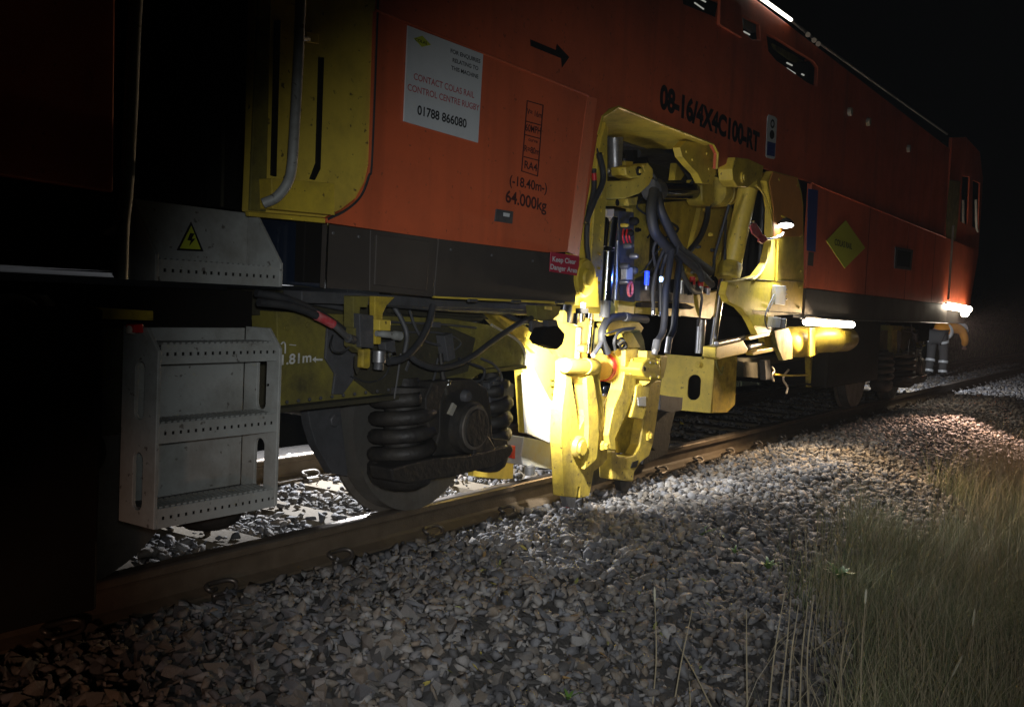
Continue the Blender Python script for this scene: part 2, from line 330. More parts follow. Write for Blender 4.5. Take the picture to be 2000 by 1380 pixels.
for V, Fc in HULLS:
    me = bpy.data.meshes.new('stone'); me.from_pydata(V.tolist(), [], Fc.tolist()); me.materials.append(M['stoneo']); HM.append(me)
for i in big:
    o = bpy.data.objects.new('stone', HM[kind[i]]); s = float(sz[i])
    o.matrix_local = Matrix.Translation((pts[i, 0], pts[i, 1], zz[i])) @ Matrix.Diagonal((s, s, s*.82, 1)) @ Matrix(RM[i].tolist()).to_4x4(); link(o, bed)
# ------------------------------------------------------------------ rails, sleepers, clips
M['rail'] = gmat('rusty_rail_web', [(.06, .045, .03), (.12, .09, .06), (.17, .135, .095)], 12, .65, .3, False, 80)
M['railtop'] = mat('polished_rail_head', (.42, .36, .30), .3, .85, grime=.5, gcol=(.2, .14, .1), gscale=8)
M['sleeper'] = gmat('brown_stained_concrete', [(.09, .07, .045), (.17, .135, .09), (.21, .18, .13)], 9, .85, .5, False, 50)
M['clip'] = mat('dull_spring_clip', (.16, .145, .13), .4, .7, grime=.4, gcol=(.12, .07, .04), gscale=20)
RP = [(-.07, -.159), (.07, -.159), (.07, -.148), (.02, -.128), (.0095, -.115), (.009, -.06), (.014, -.047), (.0345, -.038), (.0345, -.012), (.030, -.004), (.018, 0), (-.018, 0), (-.030, -.004), (-.0345, -.012), (-.0345, -.038), (-.014, -.047), (-.009, -.06), (-.0095, -.115), (-.02, -.128), (-.07, -.148)]
def rail(y, label):
    n = len(RP); X = [-8, 60, 200]; vs = [(x, y+a, b) for x in X for a, b in RP]; fs = []
    for s in range(2):
        for i in range(n):
            j = (i+1) % n; fs.append((s*n+i, s*n+j, (s+1)*n+j, (s+1)*n+i))
    fs += [tuple(range(n)), tuple(2*n+i for i in range(n))]
    o = mk('rail', vs, fs, ['rail', 'railtop'], None, False, 0, label=label, category='rail', group='running rails of the track')
    bm = bmesh.new(); bm.from_mesh(o.data); bmesh.ops.recalc_face_normals(bm, faces=bm.faces)
    for f in bm.faces:
        if f.normal.z > .3 and f.calc_center_median().z > -.01: f.material_index = 1
    bm.to_mesh(o.data); bm.free(); return o
rail(-.7525, 'brown steel rail nearest the ballast shoulder, with wheels standing on it')
rail(.7525, 'brown steel rail on the far side of the track behind the wheels')
def clipmesh(s):
    p = [(-.045, .035, .0), (.03, .035, .0), (.062, .034, .012), (.068, .018, .030), (.045, .0, .038), (.0, -.006, .036), (-.045, .004, .038), (-.066, .022, .036), (-.06, .038, .026), (-.035, .02, .016), (-.012, -.014, .006), (.012, -.022, .004)]
    vs, fs = tube_data([(a, b*s, c) for a, b, c in p], .0095, 7, 4); me = bpy.data.meshes.new('rail_clip'); me.from_pydata([tuple(v) for v in vs], [], fs); me.materials.append(M['clip']); me.shade_smooth(); return me
CM = {1: clipmesh(1), -1: clipmesh(-1)}
slm = None
for i in range(-5, 72):
    X = 3.163+.65*i
    if slm is None:
        prof = [(-.13, -.36), (.13, -.36), (.13, -.20), (.105, -.163), (-.105, -.163), (-.13, -.20)]
        s0 = prism('sleeper', [prof], -1.25, 1.25, 'sleeper', None, .008); s0.modifiers.clear(); slm = s0.data; o = s0
        shm = box('shoulder', -.045, .045, -.02, .02, -.165, -.135, 'clip', None, 0).data; bpy.data.objects.remove(bpy.data.objects['shoulder'])
    else: o = link(bpy.data.objects.new('sleeper', slm))
    o.location = (X, 0, 0); o['label'] = 'brown stained concrete sleeper set in the ballast under the two rails'; o['category'] = 'sleeper'; o['group'] = 'concrete sleepers under the rails'
    nm_ = {0: 'brown sleeper just left of the front wheel, its top clear of stones', 1: 'brown sleeper directly under the spring and axle box of the front wheel', 2: 'brown sleeper between the front wheel and the tamping arms', 3: 'sleeper next to the front tamping arm, its clip on the near rail', 4: 'sleeper hidden behind the two tamping arms', 5: 'first sleeper beyond the rear tamping arm', 6: 'second sleeper beyond the rear tamping arm', -1: 'brown sleeper visible below the right edge of the grey ladder', -2: 'sleeper below the grey ladder in the dark'}
    if i in nm_: o['label'] = nm_[i]
    for y, s in ((-.7525-.085, -1), (-.7525+.085, 1), (.7525-.085, -1), (.7525+.085, 1)):
        if X > 26 and s > 0: continue
        c = link(bpy.data.objects.new('rail_clip', CM[s]), o); c.location = (0, y, -.138); c.rotation_euler = (R(random.uniform(-6, 6)), 0, R(random.uniform(-5, 5)))
        if X < 12:
            h = link(bpy.data.objects.new('clip_housing', shm), o); h.location = (0, y+s*.04, .0)
#@@MACHINE
# ------------------------------------------------------------------ the tamping machine
TM = empty('tamping_machine', None, (6.5, 0, 0), label='long orange and yellow track tamping machine standing on the rails', category='railway machine')
TMI = Matrix.Translation((-6.5, 0, 0))
YB = -1.33; YL = -1.365                                    # upper side plane and the proud lower panels
def XZ(*pp, Y=YB): return [(P(x, y, Y).x, P(x, y, Y).z) for x, y in pp]
XE = 15.75
# hull behind the panels
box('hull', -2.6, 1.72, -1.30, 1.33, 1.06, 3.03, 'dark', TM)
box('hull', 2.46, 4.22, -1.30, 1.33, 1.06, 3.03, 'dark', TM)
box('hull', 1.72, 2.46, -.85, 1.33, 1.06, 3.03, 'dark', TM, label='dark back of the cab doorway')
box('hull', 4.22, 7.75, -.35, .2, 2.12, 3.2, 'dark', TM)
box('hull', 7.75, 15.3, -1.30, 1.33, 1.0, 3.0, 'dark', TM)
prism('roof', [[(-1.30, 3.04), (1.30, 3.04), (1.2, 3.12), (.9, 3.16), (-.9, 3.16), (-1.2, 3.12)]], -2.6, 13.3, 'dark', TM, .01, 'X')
# upper side with the arched opening for the tamping unit and the engine bay openings
bz = 2.06
ap = XZ((1168, 262), (1176, 228), (1190, 212), (1207, 208), (1392, 281), (1402, 300), (1400, 330))
outer = [(2.2, bz-.02), (4.262, bz-.02), (4.262, 1.27)] + XZ((1131, 498)) + ap + XZ((1440, 310), (1497, 330)) + [(7.72, bz+.015), (13.3, bz+.015), (13.3, 3.16), (2.2, 3.10)]
holes = [XZ((1497, 66), (1520, 77), (1590, 120), (1598, 132), (1596, 170), (1578, 162), (1516, 118), (1501, 100)),
         XZ((1450, 30), (1484, 48), (1486, 78), (1470, 78), (1452, 62)), XZ((1330, -28), (1410, 6), (1404, 36), (1335, 8))]
prism('upper_side_panel', [outer, *holes], YB, YB+.03, 'orange', TM, .004)
plate('bay_rib', [(1408, -20), (1448, 10), (1450, 74), (1406, 48)], YB-.02, .02, 'orange', TM)
for k, (a, b, c) in enumerate((((1350, -12), (1378, 4), 'em_dim'), ((1357, 6), (1374, 18), 'em_dim'), ((1410, 44), (1415, 46), 'em_dim'), ((1453, 62), (1464, 68), 'em_dim'), ((1537, 123), (1547, 128), 'em_dim'), ((1537, 134), (1553, 144), 'em_dim'), ((1566, 145), (1570, 147), 'em_dim'))):
    (x0, y0), (x1, y1) = a, b; tube('glowing_bar', [P(x0, y0, YB+.05), P(x1, y1, YB+.05)], pm(P(x0, y0, YB), 1.6), c, TM, 6, 1)  # bars given their own glow in place of light falling on them
plate('bay_plate', [(1510, 85), (1560, 112), (1572, 120), (1568, 128), (1545, 118), (1515, 96)], YB+.12, .02, 'olive', TM)
plate('bay_plate', [(1576, 116), (1599, 128), (1597, 172), (1572, 158)], YB+.06, .02, 'orange', TM)
plate('bay_plate', [(1452, 32), (1486, 46), (1486, 62), (1470, 64), (1452, 52)], YB+.1, .02, 'wornp', TM)
tube('roof_light_tube', [P(1470, -15, -1.345), P(1545, 39, -1.345)], .013, 'em_tube', TM, 8, 1)
tube('roof_rail', [P(1546, 40, -1.34), P(1592, 78, -1.34), P(1740, 184, -1.34), P(1850, 262, -1.34)], .012, 'steel', TM, 8, 1)
for x, y in ((1578, 68), (1590, 79), (1598, 86)): turned('roof_stud', P(x, y, -1.37), P(x, y, -1.33), [(0, .02), (1, .02)], 'cream', TM, 8)
# lower orange side panel with its chamfered right end
LP = XZ((735, -8), (748, 26), (1150, 186), Y=YL)
plate('side_panel', [(733, 22), (750, 28), (1148, 187), (1143, 215), (1108, 492), (1070, 493), (860, 467), (640, 435), (636, 428), (670, 412), (698, 390), (716, 358), (724, 320)], YL, .05, 'orange', TM, bevel=.006, label='bright orange lower side panel with lettering')
def quad(name, a, b, c, d, m, par=TM, t=.01):
    a, b, c, d = map(Vector, (a, b, c, d)); n = (b-a).cross(d-a).normalized()*t
    vs = [a, b, c, d, a+n, b+n, c+n, d+n]; o = mk(name, vs, [(0, 1, 2, 3), (7, 6, 5, 4), (0, 4, 5, 1), (1, 5, 6, 2), (2, 6, 7, 3), (3, 7, 4, 0)], m, par, False, .002)
    bm = bmesh.new(); bm.from_mesh(o.data); bmesh.ops.recalc_face_normals(bm, faces=bm.faces); bm.to_mesh(o.data); bm.free(); return o
quad('panel_end_flange', P(1148, 187, YL), P(1167, 192, YB-.004), P(1131, 500, YB-.004), P(1108, 492, YL), 'orange')
tube('panel_fold', [P(735, 21, YL-.001), P(1150, 187, YL-.001)], .006, 'orange', TM, 6, 1)
# yellow cab corner
plate('cab_corner_panel', [(500, -20), (737, -20), (733, 22), (722, 318), (714, 355), (696, 387), (668, 409), (634, 425), (487, 413), (492, 300)], YL+.012, .04, 'yellowc', TM, bevel=.006)
tube('corner_seal', [P(739, -20, YL), P(727, 300, YL), P(720, 345, YL), P(704, 384, YL), P(676, 410, YL), P(640, 428, YL)], .005, 'rubber', TM, 6)
plate('corner_edge_trim', [(486, 413), (636, 426), (636, 436), (488, 422)], YL-.002, .02, 'yellow', TM)
box_ = [(530, 348), (655, 358), (655, 420), (532, 408)]
plate('handrail_box', box_, YL-.05, .06, 'yellow', TM)
plate('door_seal', [(538, 40), (549, 40), (541, 345), (530, 343)], YL+.004, .008, 'dark', TM)
plate('door_seal', [(624, 112), (634, 112), (627, 330), (616, 352), (606, 350), (618, 318)], YL+.004, .008, 'dark', TM)
plate('door_frame', [(505, -20), (530, -20), (520, 414), (488, 411)], YL+.006, .01, 'olive', TM)
plate('hinge_bracket', [(598, 62), (622, 66), (624, 86), (600, 82)], YL-.006, .014, 'yellow', TM)
tube('handrail', [P(588, -20, -1.47), P(583, 110, -1.47), P(576, 240, -1.47), P(570, 325, -1.47), P(561, 358, -1.47), P(540, 385, -1.45), P(514, 397, -1.42)], .0165, 'grey', TM, 12)
turned('handrail_stay', P(585, 76, -1.47), P(602, 76, YL), [(0, .008), (1, .008)], 'grey', TM, 8)
tube('handrail', [P(267, -20, -1.42), P(262, 60, -1.42), P(254, 250, -1.42), P(247, 370, -1.42), P(240, 440, -1.42), P(236, 545, -1.42)], .0185, 'grey', TM, 12, label='grey grab rail left of the cab doorway')
plate('handrail_foot', [(233, 410), (252, 412), (256, 540), (227, 540), (226, 462), (203, 457), (204, 452), (226, 436)], -1.40, .02, 'grey', TM)
plate('side_panel', [(-120, -80), (226, -20), (222, 376), (-120, 325)], YL, .04, 'orange', TM, bevel=.006, label='dark orange side panel left of the cab doorway')
plate('skirt_panel', [(-120, 330), (222, 380), (226, 470), (-120, 450)], YL+.02, .03, 'dark', TM)
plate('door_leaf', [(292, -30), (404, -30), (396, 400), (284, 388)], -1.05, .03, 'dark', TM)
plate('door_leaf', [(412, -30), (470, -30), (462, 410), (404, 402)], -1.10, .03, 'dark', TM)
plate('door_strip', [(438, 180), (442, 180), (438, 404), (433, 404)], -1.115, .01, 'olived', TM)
# skirt under the side panel
plate('skirt_panel', [(500, 424), (640, 437), (635, 564), (552, 555), (500, 540)], -1.255, .03, 'navy', TM, bevel=.006, label='glossy navy skirt panel beside the cab steps')
tube('skirt_edge_strip', [P(641, 436, YL-.012), P(636, 563, YL-.012)], .004, 'chrome', TM, 6, 1)
plate('skirt_panel', [(641, 437), (722, 448), (720, 568), (636, 562)], YL, .03, 'skirt', TM, bevel=.003)
plate('skirt_panel', [(724, 448), (855, 466), (846, 580), (722, 568)], YL, .03, 'skirt', TM, bevel=.003)
plate('skirt_hatch', [(736, 458), (840, 472), (834, 568), (732, 556)], YL-.008, .01, 'skirt', TM)
plate('skirt_panel', [(857, 466), (1070, 494), (1131, 502), (1124, 591), (848, 578)], YL, .03, 'skirt', TM, bevel=.003)
for x in (650, 700, 880, 960, 1040): bolt(P(x, 455+.14*(x-650), YL), .006, 'steel', TM)
for x in (915, 1000, 1085): tube('skirt_hinge', [P(x, 590-.02*(1085-x), YL-.01), P(x+16, 590-.02*(1069-x), YL-.01)], .007, 'greyd', TM, 8, 1)
plate('skirt_edge_strip', [(848, 578), (1124, 590), (1124, 595), (852, 582)], YL-.006, .02, 'yellowc', TM, bevel=.002)
plate('end_bracket', [(1124, 560), (1135, 540), (1168, 540), (1170, 600), (1124, 596)], YL+.03, .03, 'yellow', TM)
c = P(1147, 543, YL-.02); turned('end_disc', c+Vector((0, .06, 0)), c, [(0, .085), (.2, .098), (.75, .098), (.8, .09), (1, .088)], 'yellow', TM, 32)
turned('end_disc_cap', c, c+Vector((0, -.012, 0)), [(0, .045), (1, .04)], 'yellow', TM, 20)
# notices and lettering
nb = plate('notice_board', [(797, 50), (944, 106), (934, 279), (789, 237)], YL-.008, .006, 'white', TM, bevel=.001, label='white notice with a phone number')
YT = YL-.0095
text('lettering', 'FOR ENQUIRIES', (880, 103), (938, 124), 8, 'ink', nb, YT); text('lettering', 'RELATING TO', (884, 121), (934, 138), 8, 'ink', nb, YT); text('lettering', 'THIS MACHINE', (881, 136), (934, 154), 8, 'ink', nb, YT)
text('lettering', 'CONTACT COLAS RAIL', (808, 155), (926, 192), 13, 'inkp', nb, YT); text('lettering', 'CONTROL CENTRE RUGBY', (796, 176), (936, 217), 13, 'inkp', nb, YT)
text('lettering', '01788 866080', (815, 223), (911, 250), 18, 'ink', nb, YT)
plate('logo', [(808, 75), (825, 70), (842, 88), (824, 92)], YT, .001, 'green', nb, bevel=0)
text('lettering', 'COLAS', (811, 80), (834, 88), 6, 'ink', nb, YT-.001)
YT2 = YL-.0025
for s, a, b, h in (('V= 16m', (1029, 222), (1058, 231), 11), ('60MPH', (1026, 255), (1056, 263), 14), ('curve', (1032, 275), (1050, 280), 7), ('R=80m', (1024, 295), (1053, 303), 12), ('RA4', (1024, 328), (1049, 335), 15), ('(-18.40m-)', (995, 360), (1068, 376), 19), ('64.000kg', (987, 394), (1067, 413), 24)):
    text('lettering', s, a, b, h, 'inkr', TM, YT2)
for a in (((1030, 196), (1061, 205)), ((1028, 236), (1058, 244)), ((1025, 262), (1056, 270)), ((1023, 305), (1054, 313)), ((1019, 333), (1050, 343))):
    (x0, y0), (x1, y1) = a; plate('lettering_box_line', [(x0, y0), (x1, y1), (x1, y1+2), (x0, y0+2)], YT2, .001, 'inkr', TM, bevel=0)
for (x0, y0, x1, y1) in ((1030, 196, 1019, 333), (1061, 205, 1050, 343)): plate('lettering_box_line', [(x0-1, y0), (x0+1, y0), (x1+1, y1+2), (x1-1, y1+2)], YT2, .001, 'inkr', TM, bevel=0)
plate('arrow_mark', [(1036, 77), (1086, 98), (1088, 86), (1112, 112), (1098, 132), (1096, 114), (1037, 90)], YB-.004, .002, 'ink', TM, bevel=0)
kc = plate('warning_sign', [(1076, 492), (1132, 500), (1130, 539), (1074, 530)], YL-.012, .004, 'redlab', TM, bevel=.001, label='red keep clear sign')
text('lettering', 'Keep Clear', (1079, 510), (1125, 516), 10, 'white', kc, YL-.0135); text('lettering', 'Danger Area', (1075, 525), (1127, 533), 10, 'white', kc, YL-.0135)
text('lettering', '08-16/4X4C100-RT', (1288, 208), (1482, 296), 44, 'ink', TM, YB-.004)
lt = plate('latch_plate', [(970, 408), (1003, 413), (1001, 437), (967, 432)], YL-.006, .006, 'greyd', TM, bevel=.001)
plate('latch_label', [(984, 415), (996, 417), (995, 424), (984, 422)], YL-.008, .002, 'white', lt, bevel=0)
sg = plate('safety_label', [(1499, 228), (1502, 224), (1514, 228), (1518, 233), (1514, 308), (1512, 311), (1498, 308), (1496, 304)], YB-.006, .004, 'white', TM, bevel=.001, label='narrow white and blue safety label')
plate('label_field', [(1499, 276), (1515, 280), (1513, 306), (1498, 303)], YB-.0075, .001, 'blue', sg, bevel=0)
plate('label_symbol', ell(1509, 242, 4, 9, 14), YB-.0075, .001, 'ink', sg, bevel=0); plate('label_symbol', ell(1508, 263, 4.5, 9, 14), YB-.0075, .001, 'ink', sg, bevel=0)
plate('label_symbol', ell(1509, 242, 2, 5, 12), YB-.0085, .001, 'white', sg, bevel=0)
# cab step box
SB = empty('cab_step', TM, label='upper cab step box with perforated tread')
plate('back_plate', [(262, 388), (492, 417), (494, 545), (258, 520)], -1.27, .012, 'grey', SB)
def sideplate(x_px, y_px, prof, m, par, holes=(), name='side_plate'):
    """plate square to the track at the X of a photo pixel on the front plane"""
    X = P(x_px, y_px, -1.43).x; return prism(name, [prof, *holes], X-.006, X+.006, m, par, .002, 'X')
zt = P(305, 548, -1.43).z
for x, y in ((306, 540), (549, 552)):
    sideplate(x, y, [(-1.43, zt), (-1.27, zt), (-1.27, zt+.265), (-1.285, zt+.265), (-1.43, zt+.075)], 'grey', SB)
xa, xb = P(306, 540, -1.43).x, P(549, 552, -1.43).x
def tread(par, xa, xb, z, hgt, yf=-1.43, yb=-1.27, nh=16):
    s = empty('step', par)
    # perforated front lip: a real strip with small square holes
    pitch = (xb-xa-.03)/nh; loops = [[(xa+.007, z), (xb-.007, z), (xb-.007, z+hgt), (xa+.007, z+hgt)]]
    for i in range(nh): 
        cx = xa+.02+pitch*(i+.5)-.005; loops.append([(cx-.005, z+hgt*.5-.005), (cx+.005, z+hgt*.5-.005), (cx+.005, z+hgt*.5+.005), (cx-.005, z+hgt*.5+.005)])
    prism('step_lip', loops, yf+.002, yf+.005, 'grey', s, 0)
    box('lip_back', xa+.008, xb-.008, yf+.012, yf+.014, z+.002, z+hgt-.004, 'dark', s, 0)
    box('tread_plate', xa+.007, xb-.007, yf+.006, yb-.002, z+hgt-.012, z+hgt-.006, 'greyd', s, .001)
    vs = []; fs = []; n = int((xb-xa)/.022)
    for i in range(n):
        x = xa+.02+i*(xb-xa-.04)/n; b = len(vs)
        for (a, c) in ((0, 0), (.012, 0), (.012+.028, 1), (.028, 1)):
            yy = (yf+.012) if c == 0 else (yb-.05)
            vs += [(x+a, yy, z+hgt-.006), (x+a, yy, z+hgt+.004)]
        fs += [(b+1, b+3, b+5, b+7), (b, b+1, b+3, b+2), (b+6, b+7, b+5, b+4), (b, b+6, b+7, b+1), (b+2, b+3, b+5, b+4)]
    mk('tread_ridges', vs, fs, 'grey', s, False, 0, kind='stuff')
    return s
def flat(par):    # keep steps no deeper than sub-parts
    for o in [c for c in par.children if c.type == 'EMPTY']:
        for c in list(o.children): c.parent = par
        bpy.data.objects.remove(o)
tread(SB, xa, xb, zt, .062)
wt = plate('warning_triangle', [(374, 433), (346, 489), (398, 491)], -1.275, .004, 'ink', SB, bevel=.001)
plate('warning_triangle_face', [(374, 441), (352, 485), (392, 487)], -1.277, .002, 'green', SB, bevel=0)
plate('warning_symbol', [(372, 455), (380, 456), (375, 466), (382, 466), (370, 480), (373, 470), (366, 469)], -1.2785, .001, 'ink', SB, bevel=0)
flat(SB)
# access ladder
LD = empty('access_ladder', TM, label='grey three step access ladder with slotted side plates')
z0 = P(300, 1034, -1.43).z; xl = P(303, 1034, -1.43).x; xr = P(539, 986, -1.43).x; ztop = P(318, 655, -1.43).z
zc0 = P(300, 1034, -1.43).z
def yslot(zc, h=.17, w=.045, yc=-1.35):
    r = w/2; k = h/2-r; return [(yc+r*math.cos(R(180*i/8)), zc+k+r*math.sin(R(180*i/8))) for i in range(9)] + [(yc-r*math.cos(R(180*i/8)), zc-k-r*math.sin(R(180*i/8))) for i in range(9)]
H = ztop-z0
for X in (xl, xr):
    prism('side_plate', [[(-1.43, z0), (-1.265, z0), (-1.265, z0+H+.02), (-1.375, z0+H+.02), (-1.43, z0+H-.045)], yslot(z0+.13), yslot(z0+.395)], X-.006, X+.006, 'grey', LD, .002, 'X')
box('back_plate', xl+.008, xr-.008, -1.265, -1.25, z0+.05, z0+H+.015, 'grey', LD, .002)
for k, (py) in enumerate((1034, 868, 712)):
    tread(LD, xl, xr, P(303, py, -1.43).z, .058)
bolt(P(497, 646, -1.268), .016, 'greyd', LD); bolt(P(489, 759, -1.268), .012, 'steel', LD); bolt(P(523, 751, -1.43), .004, 'dark', LD)
flat(LD)
cyl('ladder_pivot', P(250, 643, -1.34), P(262, 645, -1.34), .012, 'cream', LD)
plate('pivot_bracket', [(262, 634), (280, 632), (282, 650), (262, 650)], -1.36, .04, 'red', LD)
box('shade_box', -1.6, 1.72, -1.26, -1.1, .07, .95, 'dark', TM, .01)  # added near-black box, its colour stands for the shade under the left end
# underframe left
box('underframe_beam', -2.4, 2.5, -1.0, -.9, .88, 1.02, 'dark', TM)
plate('underframe_plate', [(190, 600), (300, 607), (300, 626), (190, 622)], -1.15, .04, 'yellowg', TM, label='dirty yellow plate under the doorway')
plate('sensor_box', [(86, 462), (111, 462), (110, 513), (77, 508)], -1.25, .08, 'grey', TM)
c = P(138, 490, -1.15); turned('air_valve', c+Vector((0, .1, 0)), c, [(0, .05), (.7, .05), (1, .03)], 'greyd', TM)
tube('coupling_hose', [P(-30, 595, -1.1), P(30, 588, -1.12), P(60, 600, -1.12), P(50, 612, -1.1)], .02, 'cream', TM)
plate('coupling_hook', [(70, 578), (92, 575), (110, 595), (106, 600), (90, 598), (84, 586)], -1.12, .04, 'cream', TM)
box('solebar', 2.5, 4.3, -.95, -.85, .93, 1.03, 'olived', TM)
box('frame_pipe_tray', 2.6, 4.4, -1.15, -1.05, .985, 1.03, 'greyd', TM)
#@@BOGIE
# ------------------------------------------------------------------ bogie (front one), wheels
BG = empty('bogie', TM, label='front bogie with coil springs and grease blackened axle box')
XW = 3.70
def wheel(x, y, par):
    # outer face at y (towards the camera for y<0), tread r .46, flange inside
    s = -1 if y < 0 else 1
    prof = [(0, .02), (0, .10), (.02, .11), (.16, .13), (.22, .36), (.06, .40), (.06, .45), (.08, .458), (.78, .466), (.86, .49), (.97, .492), (1, .48), (1, .02)]
    return turned('wheel', (x, y, .466), (x, y-s*.135, .466), prof, 'steelr', par, 64)
for x in (XW, XW-1.8):
    wheel(x, -.845, BG); wheel(x, .845, BG); cyl('axle', (x, -.9, .466), (x, .9, .466), .085, 'greasy', BG)
    o = turned('wheel_tread', (x, -.838, .466), (x, -.75, .466), [(0, .4625), (1, .4665)], 'tread', BG, 64)
# side frame
FR = [(540, 608), (880, 622), (955, 634), (1008, 662), (1027, 688), (1028, 716), (990, 722), (944, 726), (905, 748), (880, 738), (850, 742), (780, 774), (548, 800)]
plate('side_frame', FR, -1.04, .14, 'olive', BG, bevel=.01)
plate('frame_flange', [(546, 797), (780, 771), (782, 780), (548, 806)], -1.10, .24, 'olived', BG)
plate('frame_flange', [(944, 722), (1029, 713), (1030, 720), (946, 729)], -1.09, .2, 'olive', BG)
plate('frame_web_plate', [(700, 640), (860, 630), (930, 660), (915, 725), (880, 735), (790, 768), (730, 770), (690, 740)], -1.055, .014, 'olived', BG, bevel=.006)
plate('frame_patch', [(640, 640), (690, 650), (700, 730), (670, 770), (650, 770), (655, 730), (636, 700)], -1.053, .012, 'greyd', BG)
tube('frame_edge', [P(960, 634, -1.06), P(1010, 664, -1.06), P(1026, 690, -1.06), P(1027, 716, -1.06)], .007, 'wornp', BG, 8)
text('lettering', '1.81m', (550, 712), (608, 706), 20, 'whitep', BG, -1.044)
plate('arrow_mark', [(610, 702), (617, 696), (617, 700), (630, 700), (630, 704), (617, 704), (617, 708)], -1.044, .001, 'whitep', BG, bevel=0)
tube('stencil_mark', [P(549, 672, -1.045), P(553, 668, -1.045), P(557, 672, -1.045), P(557, 690, -1.045)], .003, 'whitep', BG, 6)
tube('stencil_mark', [P(566, 673, -1.045), P(578, 674, -1.045)], .002, 'whitep', BG, 6, 1)
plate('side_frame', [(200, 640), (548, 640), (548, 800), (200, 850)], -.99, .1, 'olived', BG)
box('centre_frame', .2, 4.5, -.6, .6, .55, .9, 'dark', BG)
for x in range(560, 780, 22): bolt(P(x, 786-.12*(x-548), -1.10), .007, 'greyd', BG)
for x, y in ((560, 640), (600, 634), (660, 630), (880, 640), (920, 648), (960, 660), (1000, 690), (960, 706), (900, 716)): bolt(P(x, y, -1.045), .011, 'olive', BG)
for pp, q in (([(690, 612, -1.06), (760, 628, -1.07), (850, 632, -1.07), (930, 640, -1.07)], 2.5), ([(700, 640, -1.07), (770, 648, -1.08), (860, 650, -1.08), (900, 668, -1.08), (880, 690, -1.08)], 2), ([(800, 606, -1.1), (812, 640, -1.1), (830, 665, -1.1), (868, 676, -1.08)], 3), ([(940, 700, -1.09), (965, 712, -1.1), (980, 735, -1.1), (975, 760, -1.1)], 2.5), ([(855, 700, -1.09), (850, 730, -1.11), (840, 760, -1.13)], 2.5)): hose('brake_pipe', pp, q, 'greyd', BG)
plate('pipe_clamp', [(845, 628), (862, 629), (861, 640), (845, 639)], -1.09, .02, 'greyd', BG); plate('damper', [(868, 656), (884, 650), (890, 700), (876, 706)], -1.12, .05, 'greyd', BG)
# spring sets
def sprset(cx, r, par, lit=False):
    z0, z1 = .27, .60; YS = -1.02
    spring('coil_spring', (cx, YS, z0+.03), (cx, YS, z1-.01), r, .033, 3.7, 'greasy', par, 10)
    cyl('spring_core', (cx, YS, z0), (cx, YS, z1), r*.68, 'greasy', par) if not lit else None
    turned('spring_seat', (cx, YS, z0-.09), (cx, YS, z0+.035), [(0, r*.7), (.2, r*1.05), (.5, r*1.22), (.85, r*1.22), (1, r*1.1)], 'greasy', par)
    turned('spring_cap', (cx, YS, z1), (cx, YS, z1+.07), [(0, r*1.1), (.5, r*1.1), (.55, r*.6), (1, r*.5)], 'greasy', par)
sprset(P(786, 850, -1.02).x, .122, BG); sprset(P(948, 850, -1.0).x, .085, BG, True)
sprset(XW-1.8+.405, .105, BG)
def axlebox(par, dx=0.):
    q = lambda pts: pts if not dx else [(a, b) for a, b in pts]
    Y = -1.13
    def pl(n, pts, Y, t, m, **k):
        L = [[(P(a, b, Y).x+dx, P(a, b, Y).z) for a, b in pts]]; return prism(n, L, Y, Y+t, m, par, k.get('bevel', .008))
    pl('axle_box_body', [(860, 762), (884, 742), (925, 740), (952, 758), (960, 800), (962, 850), (975, 890), (960, 905), (860, 912), (842, 900), (858, 850)], Y, .24, 'greasy')
    pl('axle_box_arm', [(832, 776), (846, 745), (884, 742), (868, 762), (860, 790), (858, 848), (842, 850), (834, 820)], Y-.03, .08, 'greasy')
    pl('axle_box_wedge', [(942, 838), (960, 858), (974, 884), (970, 890), (925, 886)], Y-.05, .06, 'greasy')
    pl('equaliser_beam', [(790, 908), (852, 893), (920, 888), (1000, 868), (1004, 878), (998, 890), (960, 912), (880, 932), (800, 944), (770, 940), (765, 915)], Y-.06, .13, 'greasy', bevel=.02)
    pl('inspection_tag', [(886, 786), (893, 792), (884, 812), (876, 808)], Y-.012, .012, 'wornp', bevel=.002)
    pl('damper_bracket', [(955, 748), (975, 734), (1004, 750), (1004, 776), (975, 782), (958, 790)], Y+.05, .04, 'greyd', bevel=.004)
    c = P(908, 832, Y) + Vector((dx, 0, 0))
    turned('axle_cover', c, c+Vector((0, -.075, 0)), [(0, .125), (.55, .12), (.62, .105), (.8, .10), (.82, .088), (1, .085)], 'greasy', par, 36)
    t = turned('axle_cover_ring', c+Vector((0, -.06, 0)), c+Vector((0, -.066, 0)), [(0, .103), (1, .100)], 'steelr', par, 36)
    for a in range(0, 360, 60): bolt(c+Vector((.112*math.cos(R(a+20)), -.03, .112*math.sin(R(a+20)))), .009, 'greasy', par)
    c2 = P(906, 773, Y)+Vector((dx, 0, 0)); turned('top_boss', c2+Vector((0, .03, 0)), c2+Vector((0, -.03, 0)), [(0, .03), (.8, .03), (1, .022)], 'greyd', par, 20)
axlebox(BG)
cyl('grease_point', P(875, 752, -1.15), P(876, 742, -1.15), .011, 'chrome', BG)
plate('spring_bracket', [(962, 856), (990, 858), (994, 872), (1000, 882), (970, 886)], -1.15, .1, 'greasy', BG)
plate('safety_strap', [(800, 700), (806, 700), (800, 712), (796, 726), (792, 722)], -1.06, .01, 'greyd', BG)
tube('brake_cable', [P(783, 690, -1.1), P(776, 740, -1.1), P(770, 778, -1.1)], .004, 'steel', BG, 6)
plate('brake_bracket', [(600, 792), (664, 788), (672, 860), (680, 930), (650, 925), (618, 870), (606, 830)], -.83, .05, 'greyd', BG)
bolt(P(648, 820, -.83), .03, 'greyd', BG)
